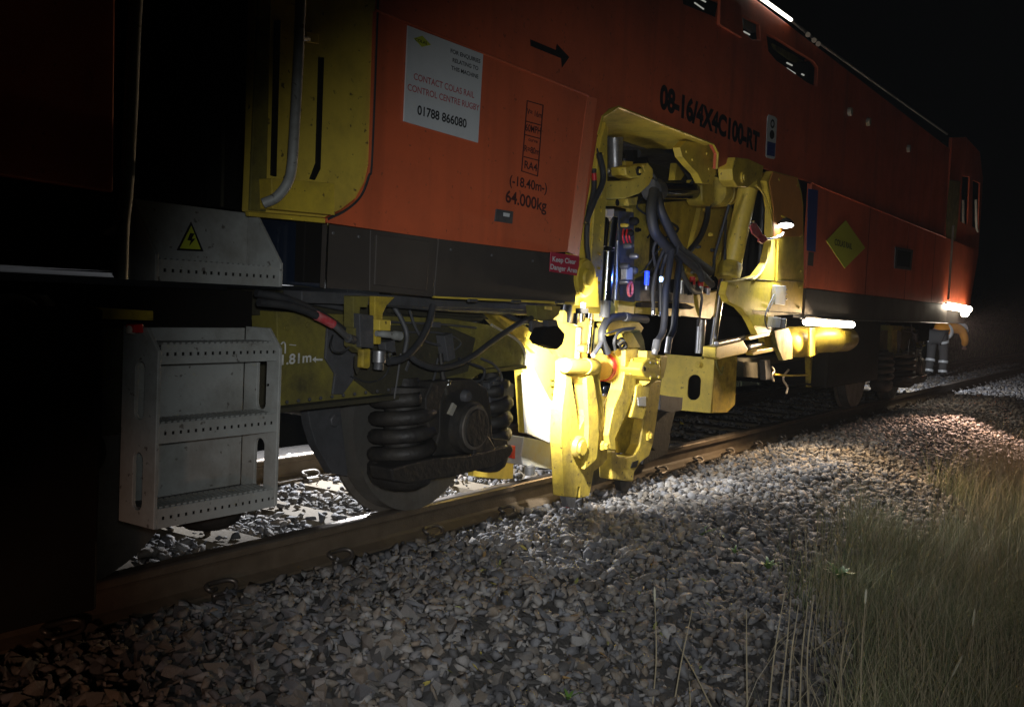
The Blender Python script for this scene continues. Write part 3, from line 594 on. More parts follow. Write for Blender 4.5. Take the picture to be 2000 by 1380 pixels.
tube('sand_pipe', [P(860, 690, -1.1), P(866, 740, -1.12), P(872, 770, -1.13)], .012, 'greasy', BG)
tube('bogie_pipe', [P(896, 700, -1.10), P(925, 712, -1.12), P(946, 722, -1.12), P(940, 742, -1.12), P(920, 745, -1.1)], .007, 'rubber', BG, 8)
for k in range(3): bolt(P(820+12*k, 716-2*k, -1.07), .006, 'greyd', BG)
# brake valves and hoses in front of the frame
VB = empty('brake_valve_set', TM, label='cluster of brake valves and hoses hanging below the skirt')
plate('valve_bracket', [(690, 578), (722, 578), (718, 600), (704, 600), (700, 640), (690, 640)], -1.22, .05, 'olive', VB)
plate('valve_bracket', [(732, 578), (772, 580), (756, 596), (748, 612), (746, 650), (744, 672), (733, 672)], -1.24, .03, 'yellowg', VB)
plate('valve_box', [(742, 624), (764, 625), (763, 646), (741, 645)], -1.27, .04, 'yellowc', VB)
tube('valve_handle', [P(735, 651, -1.27), P(758, 653, -1.28), P(781, 656, -1.28)], [.011, .014, .019], 'grey', VB)
plate('valve_block', [(702, 612), (730, 616), (730, 680), (704, 678)], -1.25, .08, 'greyd', VB)
plate('valve_block', [(692, 640), (708, 640), (706, 690), (690, 676)], -1.23, .05, 'olive', VB)
cyl('air_filter', P(741, 684, -1.25), P(740, 708, -1.25), .026, 'steel', VB); cyl('air_filter_bowl', P(740, 708, -1.25), P(739, 722, -1.25), .02, 'greyd', VB)
plate('valve_tube', [(709, 682), (725, 681), (724, 716), (720, 720), (708, 718)], -1.26, .03, 'yellowg', VB, bevel=.008)
turned('drain_cock', P(699, 695, -1.22), P(697, 730, -1.22), [(0, .014), (.6, .014), (1, .003)], 'olived', VB)
plate('valve_lever', [(752, 668), (772, 664), (774, 690), (754, 684)], -1.24, .04, 'greyd', VB)
cyl('pipe_union', P(762, 694, -1.25), P(770, 692, -1.25), .012, 'chrome', VB)
hose('air_hose', [(846, 596, -1.2), (838, 630, -1.22), (822, 664, -1.24), (800, 690, -1.26), (780, 702, -1.26), (758, 706, -1.25)], 7, 'rubber', VB)
hose('air_hose', [(798, 690, -1.25), (815, 706, -1.26), (850, 718, -1.27), (890, 712, -1.27), (925, 694, -1.27), (960, 668, -1.26), (1000, 640, -1.25), (1035, 622, -1.22), (1058, 618, -1.2)], 6.5, 'rubber', VB)
hose('air_hose', [(965, 600, -1.1), (990, 615, -1.12), (1020, 628, -1.15), (1048, 630, -1.15)], 5, 'rubber', VB)
hose('air_hose', [(770, 600, -1.05), (785, 625, -1.08), (795, 655, -1.1), (790, 690, -1.1)], 5, 'greyd', VB)
hose('thin_cable', [(650, 655, -1.15), (646, 672, -1.2), (652, 686, -1.22), (668, 688, -1.2), (684, 676, -1.2)], 2, 'rubber', VB)
hose('thin_cable', [(685, 735, -1.06), (720, 746, -1.06), (750, 735, -1.06), (765, 705, -1.1)], 1.6, 'rubber', VB)
hose('air_hose', [(500, 572, -1.2), (555, 582, -1.22), (600, 600, -1.22), (640, 622, -1.22), (670, 644, -1.2)], 8, 'rubber', VB)
hose('banded_hose', [(505, 590, -1.24), (560, 596, -1.25), (600, 608, -1.25), (624, 620, -1.25)], 8.5, 'rubber', VB)
hose('hose_band', [(618, 616, -1.25), (634, 624, -1.25), (650, 633, -1.25)], 9.5, 'pinkred', VB)
hose('hose_coupling', [(650, 633, -1.25), (664, 645, -1.25), (680, 660, -1.24)], 6.5, 'steel', VB)
hose('hose_union', [(680, 660, -1.24), (692, 664, -1.23)], 9, 'greyd', VB)
hose('air_hose', [(520, 572, -1.0), (600, 588, -1.0), (690, 606, -1.02)], 6, 'greyd', VB)
tube('frame_pipe', [P(730, 588, -1.12), P(870, 600, -1.12), P(1060, 610, -1.12)], .02, 'greyd', VB)
tube('frame_pipe', [P(760, 606, -1.0), P(900, 622, -1.0), P(940, 622, -1.0)], .012, 'olived', VB)
# two bars that close the lit gaps under the solebar
plate('lift_bracket', [(1046, 596), (1096, 598), (1092, 614), (1076, 628), (1050, 624)], -1.25, .06, 'olive', VB)
plate('lift_block', [(1066, 598), (1078, 598), (1079, 606), (1066, 604)], -1.262, .01, 'yellowc', VB)
plate('lift_bolt_bar', [(1040, 626), (1064, 628), (1060, 654), (1056, 654), (1052, 642), (1042, 650), (1038, 644)], -1.24, .02, 'greyd', VB)
#@@TAMP
# ------------------------------------------------------------------ the tamping unit
TU = empty('tamping_unit', TM, label='yellow tamping unit in the arched opening of the side')
# opening lining
a0, a1, a2, a3, a4 = P(1167, 264, YB), P(1176, 228, YB), P(1207, 209, YB), P(1393, 282, YB), P(1402, 300, YB)
dpt = .42
def inn(p, dz=0): return Vector((p.x, YB+dpt, p.z-dz))
quad('opening_lining', a1, a2, inn(a2), inn(a1), 'yellow', TU); quad('opening_lining', a2, a3, inn(a3, .02), inn(a2, .02), 'yellow', TU)
quad('opening_lining', a0, a1, inn(a1), inn(a0), 'yellow', TU)
quad('opening_lining', P(1131, 500, YB), a0, inn(a0), P(1131, 500, YB)+Vector((0, .2, 0)), 'yellowg', TU)
plate('guard_plate', [(1328, 288), (1340, 275), (1388, 284), (1400, 302), (1400, 326), (1394, 352), (1390, 360), (1372, 358), (1362, 338), (1346, 322), (1333, 306)], -1.27, .05, 'yellow', TU)
tube('opening_edge_strip', [a0, a1, a2, a3, a4, P(1400, 330, YB)], .008, 'yellow', TU, 6, 1)
# dark interior and frames behind
box('back_frame', 4.6, 8.4, .15, .25, 1.0, 2.15, 'dark', TU)
box('top_frame', 4.4, 7.8, -.9, .2, 2.06, 2.12, 'greyd', TU)
plate('rear_frame', [(1180, 250), (1300, 266), (1330, 292), (1345, 330), (1330, 560), (1175, 560)], -.62, .05, 'olived', TU)
plate('inner_plate', [(1300, 395), (1360, 390), (1420, 398), (1412, 470), (1390, 540), (1330, 560), (1296, 540), (1290, 440)], -.72, .03, 'yellow', TU)
plate('inner_rib', [(1372, 396), (1420, 392), (1440, 420), (1396, 520), (1372, 548), (1340, 530), (1352, 480)], -.80, .04, 'yellowc', TU)
plate('inner_rib', [(1322, 318), (1346, 328), (1330, 352), (1318, 352)], -.9, .05, 'yellow', TU)
plate('inner_plate', [(1205, 400), (1262, 398), (1272, 420), (1262, 612), (1236, 612), (1236, 408)], -.95, .05, 'yellowg', TU)
plate('inner_rib', [(1420, 400), (1450, 392), (1440, 470), (1424, 540), (1404, 540)], -.7, .04, 'yellow', TU)
cyl('oil_pipe', P(1190, 262, -.85), P(1310, 300, -.85), pm(P(1190, 262, -.85), 13), 'greyd', TU)
cyl('oil_cooler', P(1200, 268, -.95), P(1202, 345, -.95), pm(P(1200, 300, -.95), 14), 'steel', TU)
cyl('oil_pipe', P(1212, 268, -.98), P(1210, 320, -.98), .016, 'steel', TU)
plate('pale_plate', [(1284, 274), (1314, 286), (1308, 291), (1276, 292)], -.9, .02, 'white', TU)
cyl('lift_rod', P(1186, 334, -1.0), P(1226, 336, -1.0), pm(P(1200, 334, -1), 5), 'steel', TU)
plate('junction_block', [(1236, 292), (1262, 296), (1268, 318), (1240, 320)], -1.0, .06, 'dark', TU)
hose('black_hose', [(1245, 300, -1.0), (1290, 298, -.98), (1322, 310, -.98), (1346, 340, -1.0), (1356, 356, -1.0)], 8, 'rubber', TU)
hose('thin_cable', [(1338, 330, -1.1), (1352, 332, -1.12), (1360, 345, -1.12), (1350, 358, -1.1)], 3, 'rubber', TU)
hose('thin_cable', [(1262, 318, -1.05), (1275, 340, -1.08), (1284, 352, -1.1)], 3, 'rubber', TU)
# left column and swing arm
plate('guide_column', [(1168, 300), (1183, 236), (1187, 248), (1187, 353), (1178, 500), (1173, 612), (1148, 612), (1156, 487)], -1.22, .10, 'yellow', TU, bevel=.006)
plate('swing_arm', [(1184, 354), (1232, 352), (1248, 345), (1258, 335), (1256, 322), (1266, 318), (1276, 330), (1276, 346), (1268, 362), (1250, 378), (1222, 388), (1184, 389)], -1.12, .09, 'yellowc', TU, bevel=.008)
plate('arm_head', [(1222, 326), (1238, 322), (1254, 322), (1260, 336), (1250, 346), (1236, 348), (1224, 342)], -1.14, .10, 'yellow', TU, bevel=.008)
c = P(1246, 334, -1.14); turned('arm_pin', c, c+Vector((0, -.012, 0)), [(0, .026), (1, .026)], 'dark', TU); turned('arm_pin_head', c+Vector((0, -.012, 0)), c+Vector((0, -.02, 0)), [(0, .013), (1, .012)], 'yellowc', TU)
plate('arm_bracket', [(1184, 390), (1222, 389), (1218, 402), (1184, 402)], -1.1, .08, 'yellow', TU)
plate('arm_bracket', [(1226, 388), (1246, 384), (1244, 400), (1228, 402)], -1.1, .05, 'yellowg', TU)
c = P(1205, 396, -1.1); turned('arm_hole_bush', c, c+Vector((0, -.006, 0)), [(0, .02), (1, .018)], 'dark', TU)
# left hoses beside the opening
hose('black_hose', [(1170, 300, -1.3), (1178, 335, -1.3), (1176, 360, -1.31), (1162, 390, -1.31), (1150, 420, -1.31), (1145, 436, -1.31)], 6, 'rubber', TU)
hose('black_hose', [(1160, 330, -1.28), (1160, 370, -1.29), (1150, 415, -1.3), (1146, 470, -1.3), (1150, 510, -1.3)], 5, 'rubber', TU)
hose('thin_cable', [(1166, 290, -1.31), (1174, 320, -1.31), (1177, 350, -1.31)], 1.6, 'rubber', TU)
hose('red_union', [(1160, 338, -1.31), (1161, 352, -1.31)], 5, 'red', TU, sub=1); 
# lift cylinder (chrome) and sensors
cyl('lift_cylinder', P(1196, 424, -1.12), P(1189, 484, -1.12), pm(P(1195, 450, -1.12), 12), 'chrome', TU)
cyl('lift_cylinder_gland', P(1189, 484, -1.12), P(1189, 490, -1.12), pm(P(1195, 450, -1.12), 9), 'dark', TU)
cyl('lift_cylinder', P(1188, 490, -1.12), P(1182, 588, -1.12), pm(P(1195, 450, -1.12), 13), 'chrome', TU)
cyl('cylinder_rod_eye', P(1182, 586, -1.14), P(1180, 620, -1.14), pm(P(1182, 590, -1.12), 11), 'greyd', TU)
plate('cylinder_lug', [(1176, 592), (1196, 586), (1204, 600), (1200, 626), (1176, 628)], -1.12, .06, 'yellowc', TU, bevel=.01)
tube('steel_tube', [P(1206, 470, -1.1), P(1202, 585, -1.1)], .007, 'steel', TU, 8, 1)
plate('cap_block', [(1186, 408), (1200, 408), (1199, 424), (1185, 422)], -1.14, .05, 'cream', TU)
plate('valve_manifold', [(1208, 412), (1238, 414), (1240, 590), (1210, 586)], -1.05, .05, 'greyd', TU)
for (x, y, c, r) in ((1213, 440, 'yellowg', 4), (1222, 455, 'dark', 7), (1232, 432, 'dark', 8), (1220, 480, 'greyd', 6), (1232, 500, 'steel', 6), (1214, 520, 'greyd', 7), (1230, 528, 'greyd', 8), (1212, 550, 'steel', 5)):
    p = P(x, y, -1.08); turned('valve_spool', p, p+Vector((0, -.05, 0)), [(0, pm(p, r)), (.7, pm(p, r)), (1, pm(p, r*.6))], c, TU, 12)
for x in (1218, 1225, 1231): hose('red_wire', [(x, 448, -1.1), (x-2, 462, -1.11), (x+1, 474, -1.1)], 1.8, 'red', TU)
plate('manifold_block', [(1224, 522), (1236, 522), (1236, 546), (1224, 546)], -1.12, .04, 'wornp', TU)
c = P(1231, 564, -1.12)
tube('red_shackle', [c+Vector((pm(c, 9)*math.cos(R(a)), 0, pm(c, 13)*math.sin(R(a)))) for a in range(0, 361, 30)], pm(c, 3), 'pinkred', TU)
plate('lower_panel', [(1208, 582), (1240, 584), (1238, 616), (1206, 614)], -1.0, .03, 'yellowc', TU)
# squeezing cylinder across
c0, c1 = P(1284, 372, -1.05), P(1374, 374, -1.05); r = pm(c0, 17)
cyl('squeeze_cylinder', c0, c1, r, mat('black_gloss_cylinder', (.012, .013, .02), .18, .3, coat=.5), TU, 32)
turned('cylinder_clamp', P(1272, 372, -1.06), P(1286, 372, -1.06), [(0, r*1.25), (.2, r*1.35), (.8, r*1.35), (1, r*1.2)], 'greyd', TU)
plate('cylinder_clevis', [(1372, 350), (1394, 352), (1396, 392), (1388, 404), (1376, 400), (1372, 392)], -1.12, .12, 'yellow', TU, bevel=.01)
d0, d1 = P(1392, 374, -1.1), P(1418, 376, -1.1); rr = pm(d0, 31)
turned('trunnion_disc', d0, d1, [(0, rr*.9), (.12, rr), (.45, rr), (.5, rr*.8), (.6, rr*.8), (.62, rr*.95), (1, rr*.9)], 'yellowg', TU, 36)
cyl('trunnion_cap', d1, P(1434, 378, -1.1), rr*.5, 'yellow', TU)
plate('trunnion_arm', [(1396, 326), (1418, 318), (1430, 330), (1430, 360), (1400, 352)], -1.05, .08, 'yellowg', TU)
# inclined cylinder on the right
plate('top_bracket', [(1430, 330), (1436, 307), (1462, 310), (1492, 324), (1488, 346), (1470, 358), (1462, 366), (1440, 364), (1432, 352)], -1.38, .10, 'yellow', TU, bevel=.006)
c = P(1450, 346, -1.38); turned('bracket_pin', c, c+Vector((0, -.02, 0)), [(0, .036), (.6, .036), (.62, .022), (1, .02)], 'yellow', TU)
plate('bracket_flange', [(1478, 352), (1500, 336), (1515, 345), (1496, 356), (1484, 372), (1476, 372)], -1.30, .05, 'yellow', TU)
s0, s1 = P(1461, 366, -1.28), P(1428, 522, -1.22)
r0 = pm(s0, 19)
turned('lift_cylinder_body', s0, s1, [(0, r0*.85), (.02, r0), (.97, r0*1.02), (1, r0*.98)], 'yellowc', TU, 36)
g0, g1 = P(1428, 516, -1.22), P(1421, 546, -1.22); turned('cylinder_gland', g0, g1, [(0, r0*1.12), (.1, r0*1.2), (.9, r0*1.2), (1, r0*1.05)], 'yellowg', TU, 32)
cyl('chrome_rod', P(1412, 540, -1.18), P(1391, 680, -1.1), pm(g0, 7.5), 'chrome', TU)
hose('thin_cable', [(1424, 400, -1.3), (1410, 450, -1.25), (1396, 500, -1.2), (1394, 530, -1.2)], 3, 'rubber', TU)
hose('thin_cable', [(1418, 430, -1.25), (1416, 480, -1.2), (1416, 510, -1.2)], 2.6, 'rubber', TU)
# hose bundle
HS = [([(1278, 372, -1.15), (1272, 410, -1.18), (1278, 450, -1.2), (1292, 470, -1.2), (1312, 492, -1.2)], 13),
      ([(1284, 380, -1.15), (1290, 410, -1.2), (1306, 445, -1.22), (1322, 478, -1.22), (1336, 496, -1.2)], 12),
      ([(1384, 398, -1.1), (1380, 430, -1.12), (1368, 462, -1.15), (1350, 486, -1.16), (1338, 500, -1.16)], 7),
      ([(1316, 482, -1.21), (1344, 500, -1.21), (1366, 516, -1.2), (1386, 530, -1.18)], 13),
      ([(1318, 490, -1.22), (1350, 516, -1.22), (1376, 540, -1.2), (1390, 556, -1.18)], 10),
      ([(1312, 488, -1.22), (1306, 530, -1.24), (1300, 570, -1.25), (1298, 620, -1.26), (1294, 650, -1.27), (1284, 666, -1.28)], 8.5),
      ([(1330, 494, -1.2), (1324, 540, -1.22), (1320, 590, -1.23), (1316, 640, -1.24), (1308, 660, -1.25)], 8),
      ([(1300, 480, -1.15), (1284, 520, -1.12), (1276, 560, -1.1), (1276, 606, -1.1)], 5),
      ([(1304, 490, -1.15), (1292, 530, -1.12), (1290, 570, -1.1), (1290, 608, -1.1)], 5.5),
      ([(1322, 500, -1.1), (1336, 540, -1.08), (1352, 566, -1.05), (1366, 570, -1.05)], 7),
      ([(1298, 470, -1.1), (1278, 500, -1.08), (1262, 522, -1.05), (1252, 532, -1.05)], 2.5),
      ([(1282, 470, -1.12), (1276, 490, -1.1), (1280, 520, -1.1)], 4),
      ([(1340, 505, -1.2), (1362, 522, -1.22), (1372, 546, -1.22)], 9)]
for pp, r in HS: hose('black_hose', pp, r*.8, 'rubber', TU)
random.seed(5)
for k in range(26):                                        # small fittings and thin hoses that fill the bay
    x, y = random.uniform(1200, 1400), random.uniform(300, 590); Yd = random.uniform(-1.05, -.85); p = P(x, y, Yd); q = random.random()
    if q < .45: turned('fitting', p, p+Vector((0, -.035, 0)), [(0, .014), (.6, .014), (.62, .009), (1, .009)], random.choice(['steel', 'yellow', 'dark', 'greyd']), TU, 8)
    elif q < .7: plate('small_bracket', [(x-8, y-5), (x+8, y-3), (x+6, y+9), (x-7, y+7)], Yd, .03, random.choice(['yellow', 'greyd', 'yellowg']), TU)
    else: hose('thin_hose', [(x, y, Yd), (x+random.uniform(-25, 25), y+25, Yd-.04), (x+random.uniform(-30, 30), y+55, Yd-.03), (x+random.uniform(-20, 20), y+85, Yd)], random.uniform(1.6, 3.2), 'rubber', TU)
for y in range(300, 600, 28): bolt(P(1178-(y-300)*.03, y, -1.22), .008, 'yellow', TU)
for x, y in ((1340, 296), (1380, 300), (1384, 330), (1352, 312)): bolt(P(x, y, -1.27), .009, 'yellow', TU)
for x, y in ((1520, 350), (1556, 362), (1563, 460), (1563, 530), (1562, 560), (1560, 600), (1500, 600), (1440, 560)): bolt(P(x, y, -1.372), .012, 'yellow', TU)
for (x, y, x2, y2) in ((1276, 606, 1276, 616), (1290, 608, 1289, 618)): cyl('hose_union', P(x, y, -1.1), P(x2, y2, -1.1), pm(P(x, y, -1.1), 4), 'chrome', TU)
cyl('hose_fitting', P(1284, 664, -1.28), P(1280, 684, -1.28), pm(P(1284, 664, -1.28), 8), 'greyd', TU)
cyl('hose_fitting', P(1280, 680, -1.28), P(1278, 692, -1.28), pm(P(1284, 664, -1.28), 6), 'steel', TU)
cyl('hose_fitting', P(1308, 658, -1.25), P(1303, 690, -1.25), pm(P(1308, 660, -1.25), 6), 'steel', TU)
# valve bank with blue leds
vb = plate('valve_bank', [(1250, 548), (1270, 540), (1352, 556), (1356, 592), (1250, 588)], -1.02, .08, 'greyd', TU)
for k in range(6):
    x = 1262+k*17; p = P(x, 566+k*2, -1.03); turned('solenoid', p, p+Vector((0, 0, .09)), [(0, .018), (1, .018)], 'dark' if k % 2 else 'steel', TU, 12)
for k, x in enumerate((1352, 1368, 1382)):
    p = P(x, 556+k*3, -1.0); turned('red_plug', p, p+Vector((0, 0, .055)), [(0, .022), (1, .02)], 'red', TU, 12); turned('plug_base', p-Vector((0, 0, .05)), p, [(0, .02), (1, .022)], 'steel', TU, 12)
c = P(1290, 545, -1.29); turned('blue_led', c, c+Vector((0, -.01, 0)), [(0, .016), (1, .014)], 'em_blue', TU, 12)
c = P(1263, 546, -1.2); turned('blue_led_cover', c-Vector((0, 0, .03)), c+Vector((0, 0, .05)), [(0, .014), (1, .014)], 'em_bluec', TU, 12)
plate('valve_shelf', [(1328, 582), (1416, 566), (1414, 590), (1388, 622), (1326, 616)], -1.0, .06, 'yellow', TU)
plate('valve_shelf', [(1240, 586), (1330, 590), (1330, 618), (1240, 612)], -.98, .06, 'yellow', TU)
plate('shelf_lip', [(1252, 590), (1340, 592), (1358, 600), (1350, 604), (1252, 600)], -1.04, .04, 'dark', TU)
cyl('piston', P(1370, 624, -.9), P(1366, 690, -.9), pm(P(1370, 624, -.9), 9), 'steel', TU)
# right pillar plate
PL = [(1509, 334), (1558, 347), (1566, 376), (1569, 400), (1570, 545), (1566, 613), (1512, 616), (1505, 650), (1480, 654), (1470, 632), (1462, 618), (1446, 600), (1424, 589), (1417, 574), (1422, 550), (1450, 547), (1478, 538), (1496, 514), (1505, 474), (1507, 407), (1498, 353)]
plate('pillar_plate', PL, -1.37, .05, 'yellow', TU, bevel=.004)
plate('pillar_cap_plate', [(1510, 336), (1556, 348), (1564, 378), (1568, 404), (1568, 462), (1511, 462), (1511, 407), (1503, 356)], -1.378, .007, 'orange2', TU, bevel=.002, label='faded orange upper part of the pillar')
for y in (550, 612): tube('plate_joint', [P(1430 if y < 600 else 1470, y-6, -1.372), P(1568, y, -1.372)], .002, 'olived', TU, 6, 1)
tube('cable_duct', [P(1519, 466, -1.385), P(1516, 548, -1.385)], .007, 'yellow', TU, 8, 1)
rim = ell(1462, 452, 45, 96, 24, -70, 85); tube('cutout_rim', [P(x, y, -1.372) for x, y in rim], .008, 'yellow', TU, 6, 1)
prof = [P(x, y, -1.37) for x, y in ((1507, 407), (1498, 353), (1484, 345))]
for x, y, x2, y2, m_ in ((1492, 372, 1484, 520, 'greyd'), (1500, 366, 1496, 500, 'red'), (1476, 360, 1452, 540, 'dark')): cyl('inner_pipe', P(x, y, -1.0), P(x2, y2, -1.0), .02, m_, TU)
plate('inner_panel', [(1468, 360), (1512, 360), (1512, 545), (1430, 550)], -.85, .04, 'dark', TU)
plate('inner_label', [(1490, 400), (1499, 402), (1498, 412), (1489, 410)], -.87, .01, 'wornp', TU)
plate('junction_box', [(1517, 557), (1536, 558), (1534, 596), (1514, 594)], -1.41, .035, 'wornp', TU, bevel=.004)
plate('junction_box', [(1509, 619), (1526, 620), (1524, 640), (1507, 639)], -1.41, .035, 'wornp', TU, bevel=.004)
for y in (565, 574, 584):
    for x, dx in ((1516, -6), (1535, 6)): p = P(x, y, -1.40); turned('cable_gland', p, p+Vector((.012*(1 if dx > 0 else -1), 0, 0)), [(0, .007), (1, .006)], 'greyd', TU, 8)
hose('thin_cable', [(1512, 575, -1.4), (1500, 600, -1.4), (1494, 622, -1.4), (1500, 642, -1.4), (1512, 640, -1.4)], 1.5, 'rubber', TU)
hose('thin_cable', [(1512, 585, -1.4), (1502, 604, -1.4), (1500, 610, -1.4)], 1.2, 'rubber', TU)
cyl('lamp_socket', P(1530, 622, -1.41), P(1530, 640, -1.41), .02, 'greyd', TU)
# dome lamp with its arm and red tag
c = P(1535, 440, -1.43); ax = Vector((-.25, -.12, -1)).normalized()
WL = turned('dome_lamp', c-ax*.055, c, [(0, .012), (.15, .028), (.45, .046), (.8, .058), (1, .06)], 'greyd', TM, 28, label='small dome work lamp on the pillar')
turned('lamp_lens', c+ax*.0005, c+ax*.003, [(0, .052), (1, .050)], 'em_white', WL, 24)
turned('lamp_stem', c-ax*.055, c-ax*.055+Vector((.03, .05, .02)), [(0, .008), (1, .008)], 'yellowg', WL, 8)
hose('lamp_arm', [(1530, 455, -1.42), (1522, 462, -1.43), (1508, 466, -1.44), (1496, 467, -1.44)], 2.2, 'steel', TU)
plate('red_tag', [(1466, 440), (1476, 434), (1484, 446), (1490, 458), (1484, 468), (1470, 456)], -1.46, .012, 'pinkred', TU, bevel=.004, label='worn red tag hanging by the inclined cylinder')
plate('red_tag', [(1484, 460), (1494, 458), (1500, 468), (1490, 476), (1482, 472)], -1.46, .012, 'pinkred', TU, bevel=.003)
p = P(1469, 434, -1.46); turned('tag_ball', p, p+Vector((0, -.02, 0)), [(0, .01), (1, .01)], 'chrome', TU, 12)
# low yellow structure: drawbar, clevis, tanks
plate('beam', [(1399, 678), (1452, 665), (1462, 682), (1458, 690), (1404, 702), (1398, 698)], -1.2, .10, 'yellowc', TU, bevel=.008)
cyl('beam_pipe', P(1399, 671, -1.2), P(1454, 659, -1.2), pm(P(1420, 668, -1.2), 5), 'steel', TU)
cyl('beam_rod', P(1462, 677, -1.18), P(1494, 670, -1.18), pm(P(1470, 675, -1.2), 5), 'steel', TU)
plate('clevis_arm', [(1460, 658), (1504, 648), (1514, 652), (1466, 664)], -1.24, .06, 'yellowc', TU); plate('clevis_arm', [(1470, 690), (1478, 684), (1524, 676), (1526, 682), (1472, 694)], -1.24, .06, 'yellowc', TU)
plate('clevis_plate', [(1492, 656), (1514, 650), (1526, 680), (1496, 684)], -1.2, .05, 'yellow', TU)
plate('bracket_plate', [(1512, 646), (1540, 640), (1548, 660), (1548, 700), (1530, 704), (1520, 680)], -1.26, .04, 'olive', TU)
TK = empty('air_tanks', TM, label='yellow air tanks lit by the strip lamp')
def tank(x0, x1, y, rp, par, Y=-1.2):
    a, b = P(x0, y, Y), P(x1, y-.04*(x1-x0), Y); r = pm(a, rp)
    a = Vector((a.x, a.y, a.z)); b = Vector((b.x, a.y, a.z)); return turned('air_tank', a, b, [(0, r*.25), (.03, r*.6), (.09, r*.88), (.16, r), (.5, r*1.0), (.51, r*1.03), (.54, r*1.03), (.55, r), (.84, r), (.92, r*.88), (.97, r*.6), (1, r*.25)], 'yellowc', par, 36)
tank(1528, 1590, 668, 31, TK, -1.15); tank(1580, 1662, 663, 27, TK, -1.22)
plate('tank_strap', [(1582, 640), (1592, 640), (1592, 694), (1582, 696)], -1.33, .02, 'yellow', TK)
plate('tank_bracket', [(1650, 646), (1662, 646), (1664, 668), (1652, 670)], -1.34, .03, 'yellow', TK)
plate('support_post', [(1582, 692), (1600, 690), (1597, 754), (1584, 756)], -1.0, .05, 'yellowg', TK)
for nm, a, b, rad, mm in (('strip_lamp', (1574, 628), (1664, 634), .028, 'em_warm'), ('end_strip_lamp', (1850, 597), (1892, 604), .045, 'em_warm')):
    A, B = P(*a, -1.41), P(*b, -1.41); L = tube(nm, [A, B], rad, mm, TM, 14, 1, label='lit warm strip lamp along the lower side' if nm == 'strip_lamp' else 'lit lamp at the far end of the machine')
    tube('lamp_hood', [A+Vector((-.02, .012, .03)), B+Vector((.02, .012, .03))], .016, 'greyd', L, 8, 1)
p = P(1881, 611, -1.38); turned('tail_lamp', p, p+Vector((-.03, -.05, 0)), [(0, .05), (1, .05)], 'em_warm', TM, 14)
# end box with slot (square to the track) and side
XBX = P(1397, 699, -1.0).x
def yz(*pp): return [(PX(x, y, XBX).y, PX(x, y, XBX).z) for x, y in pp]
prism('end_box_plate', [yz((1300, 691), (1397, 699), (1389, 806), (1331, 801), (1289, 773)), yz(*slot(1357, 756, 25, 50, .06))], XBX-.012, XBX, 'yellowc', TU, .003, 'X', label='slotted end plate of the rear tool box')
bx = [(XBX+.002, P(1397, 699, -1.0).z), (XBX+.45, .68), (XBX+.46, .30), (XBX+.30, .25), (XBX+.002, P(1389, 806, -1.0).z)]
prism('end_box_side', [bx], -.998, -.985, 'yellowg', TU, .003)
box('end_box_core', XBX+.1, XBX+.42, -.93, -.5, .34, .62, 'dark', TU)
c = PX(1365, 712, XBX-.012); turned('box_pin', c, c-Vector((.02, 0, 0)), [(0, .028), (.4, .028), (.42, .016), (1, .016)], 'yellow', TU)
tube('box_ring', [P(1372, 700, -.98), P(1376, 688, -.98), P(1388, 682, -.98), P(1398, 690, -.98), P(1400, 712, -1.02), P(1408, 730, -1.02), P(1412, 716, -1.02)], .009, 'olive', TU, 8)
# small parts under the right part of the machine
plate('underframe_box', [(1452, 706), (1484, 708), (1484, 738), (1452, 736)], -1.0, .1, 'olived', TM); plate('underframe_bar', [(1440, 700), (1540, 694), (1600, 690), (1600, 698), (1500, 712), (1440, 712)], -.95, .1, 'olived', TM)
plate('hanger', [(1494, 704), (1504, 702), (1508, 742), (1496, 742)], -1.05, .05, 'greyd', TM)
hose('cream_cable', [(1540, 722, -1.1), (1532, 732, -1.1), (1530, 742, -1.1), (1538, 756, -1.1), (1536, 768, -1.1)], 2.0, 'cream', TM)
hose('orange_cable', [(1513, 731, -1.1), (1540, 733, -1.1), (1578, 732, -1.1)], 2.0, 'yellowc', TM)
hose('cream_cable', [(1508, 716, -1.12), (1512, 724, -1.12), (1508, 732, -1.12), (1511, 744, -1.12)], 1.8, 'cream', TM)
#@@ARMS
# ------------------------------------------------------------------ tamping arms
TA = empty('tamping_arms', TM, label='yellow tamping arms and tines straddling the near rail')
ya = -1.12
plate('tamping_arm', [(1106, 706), (1112, 700), (1150, 704), (1168, 706), (1174, 720), (1172, 740), (1180, 800), (1188, 852), (1186, 898), (1176, 908), (1160, 920), (1156, 945), (1151, 968), (1132, 972), (1133, 950), (1129, 951), (1126, 972), (1101, 969), (1099, 925), (1096, 867), (1098, 800), (1104, 750)], ya, .07, 'yarm', TA,
      holes=[[(1116, 736), (1124, 734), (1134, 742), (1142, 752), (1146, 800), (1144, 812), (1132, 838), (1126, 800)]], bevel=.008, label='front tamping arm in the full glare of the work light')
plate('arm_edge_rib', [(1146, 738), (1158, 730), (1168, 790), (1170, 850), (1166, 896), (1148, 912), (1142, 916), (1148, 880), (1150, 830)], ya-.03, .03, 'yarm', TA, bevel=.008)
plate('arm_lower_pocket', [(1122, 872), (1134, 862), (1150, 858), (1150, 890), (1142, 900), (1126, 896), (1120, 886)], ya-.012, .014, 'yarm', TA, bevel=.006)
a, b = P(1102, 713, ya-.02), P(1162, 716, ya-.02); rb = pm(a, 15)
turned('top_boss', a, b, [(0, rb*.6), (.02, rb*.95), (.1, rb), (.65, rb), (.66, rb*1.12), (.97, rb*1.12), (1, rb)], 'yarm', TA, 32)
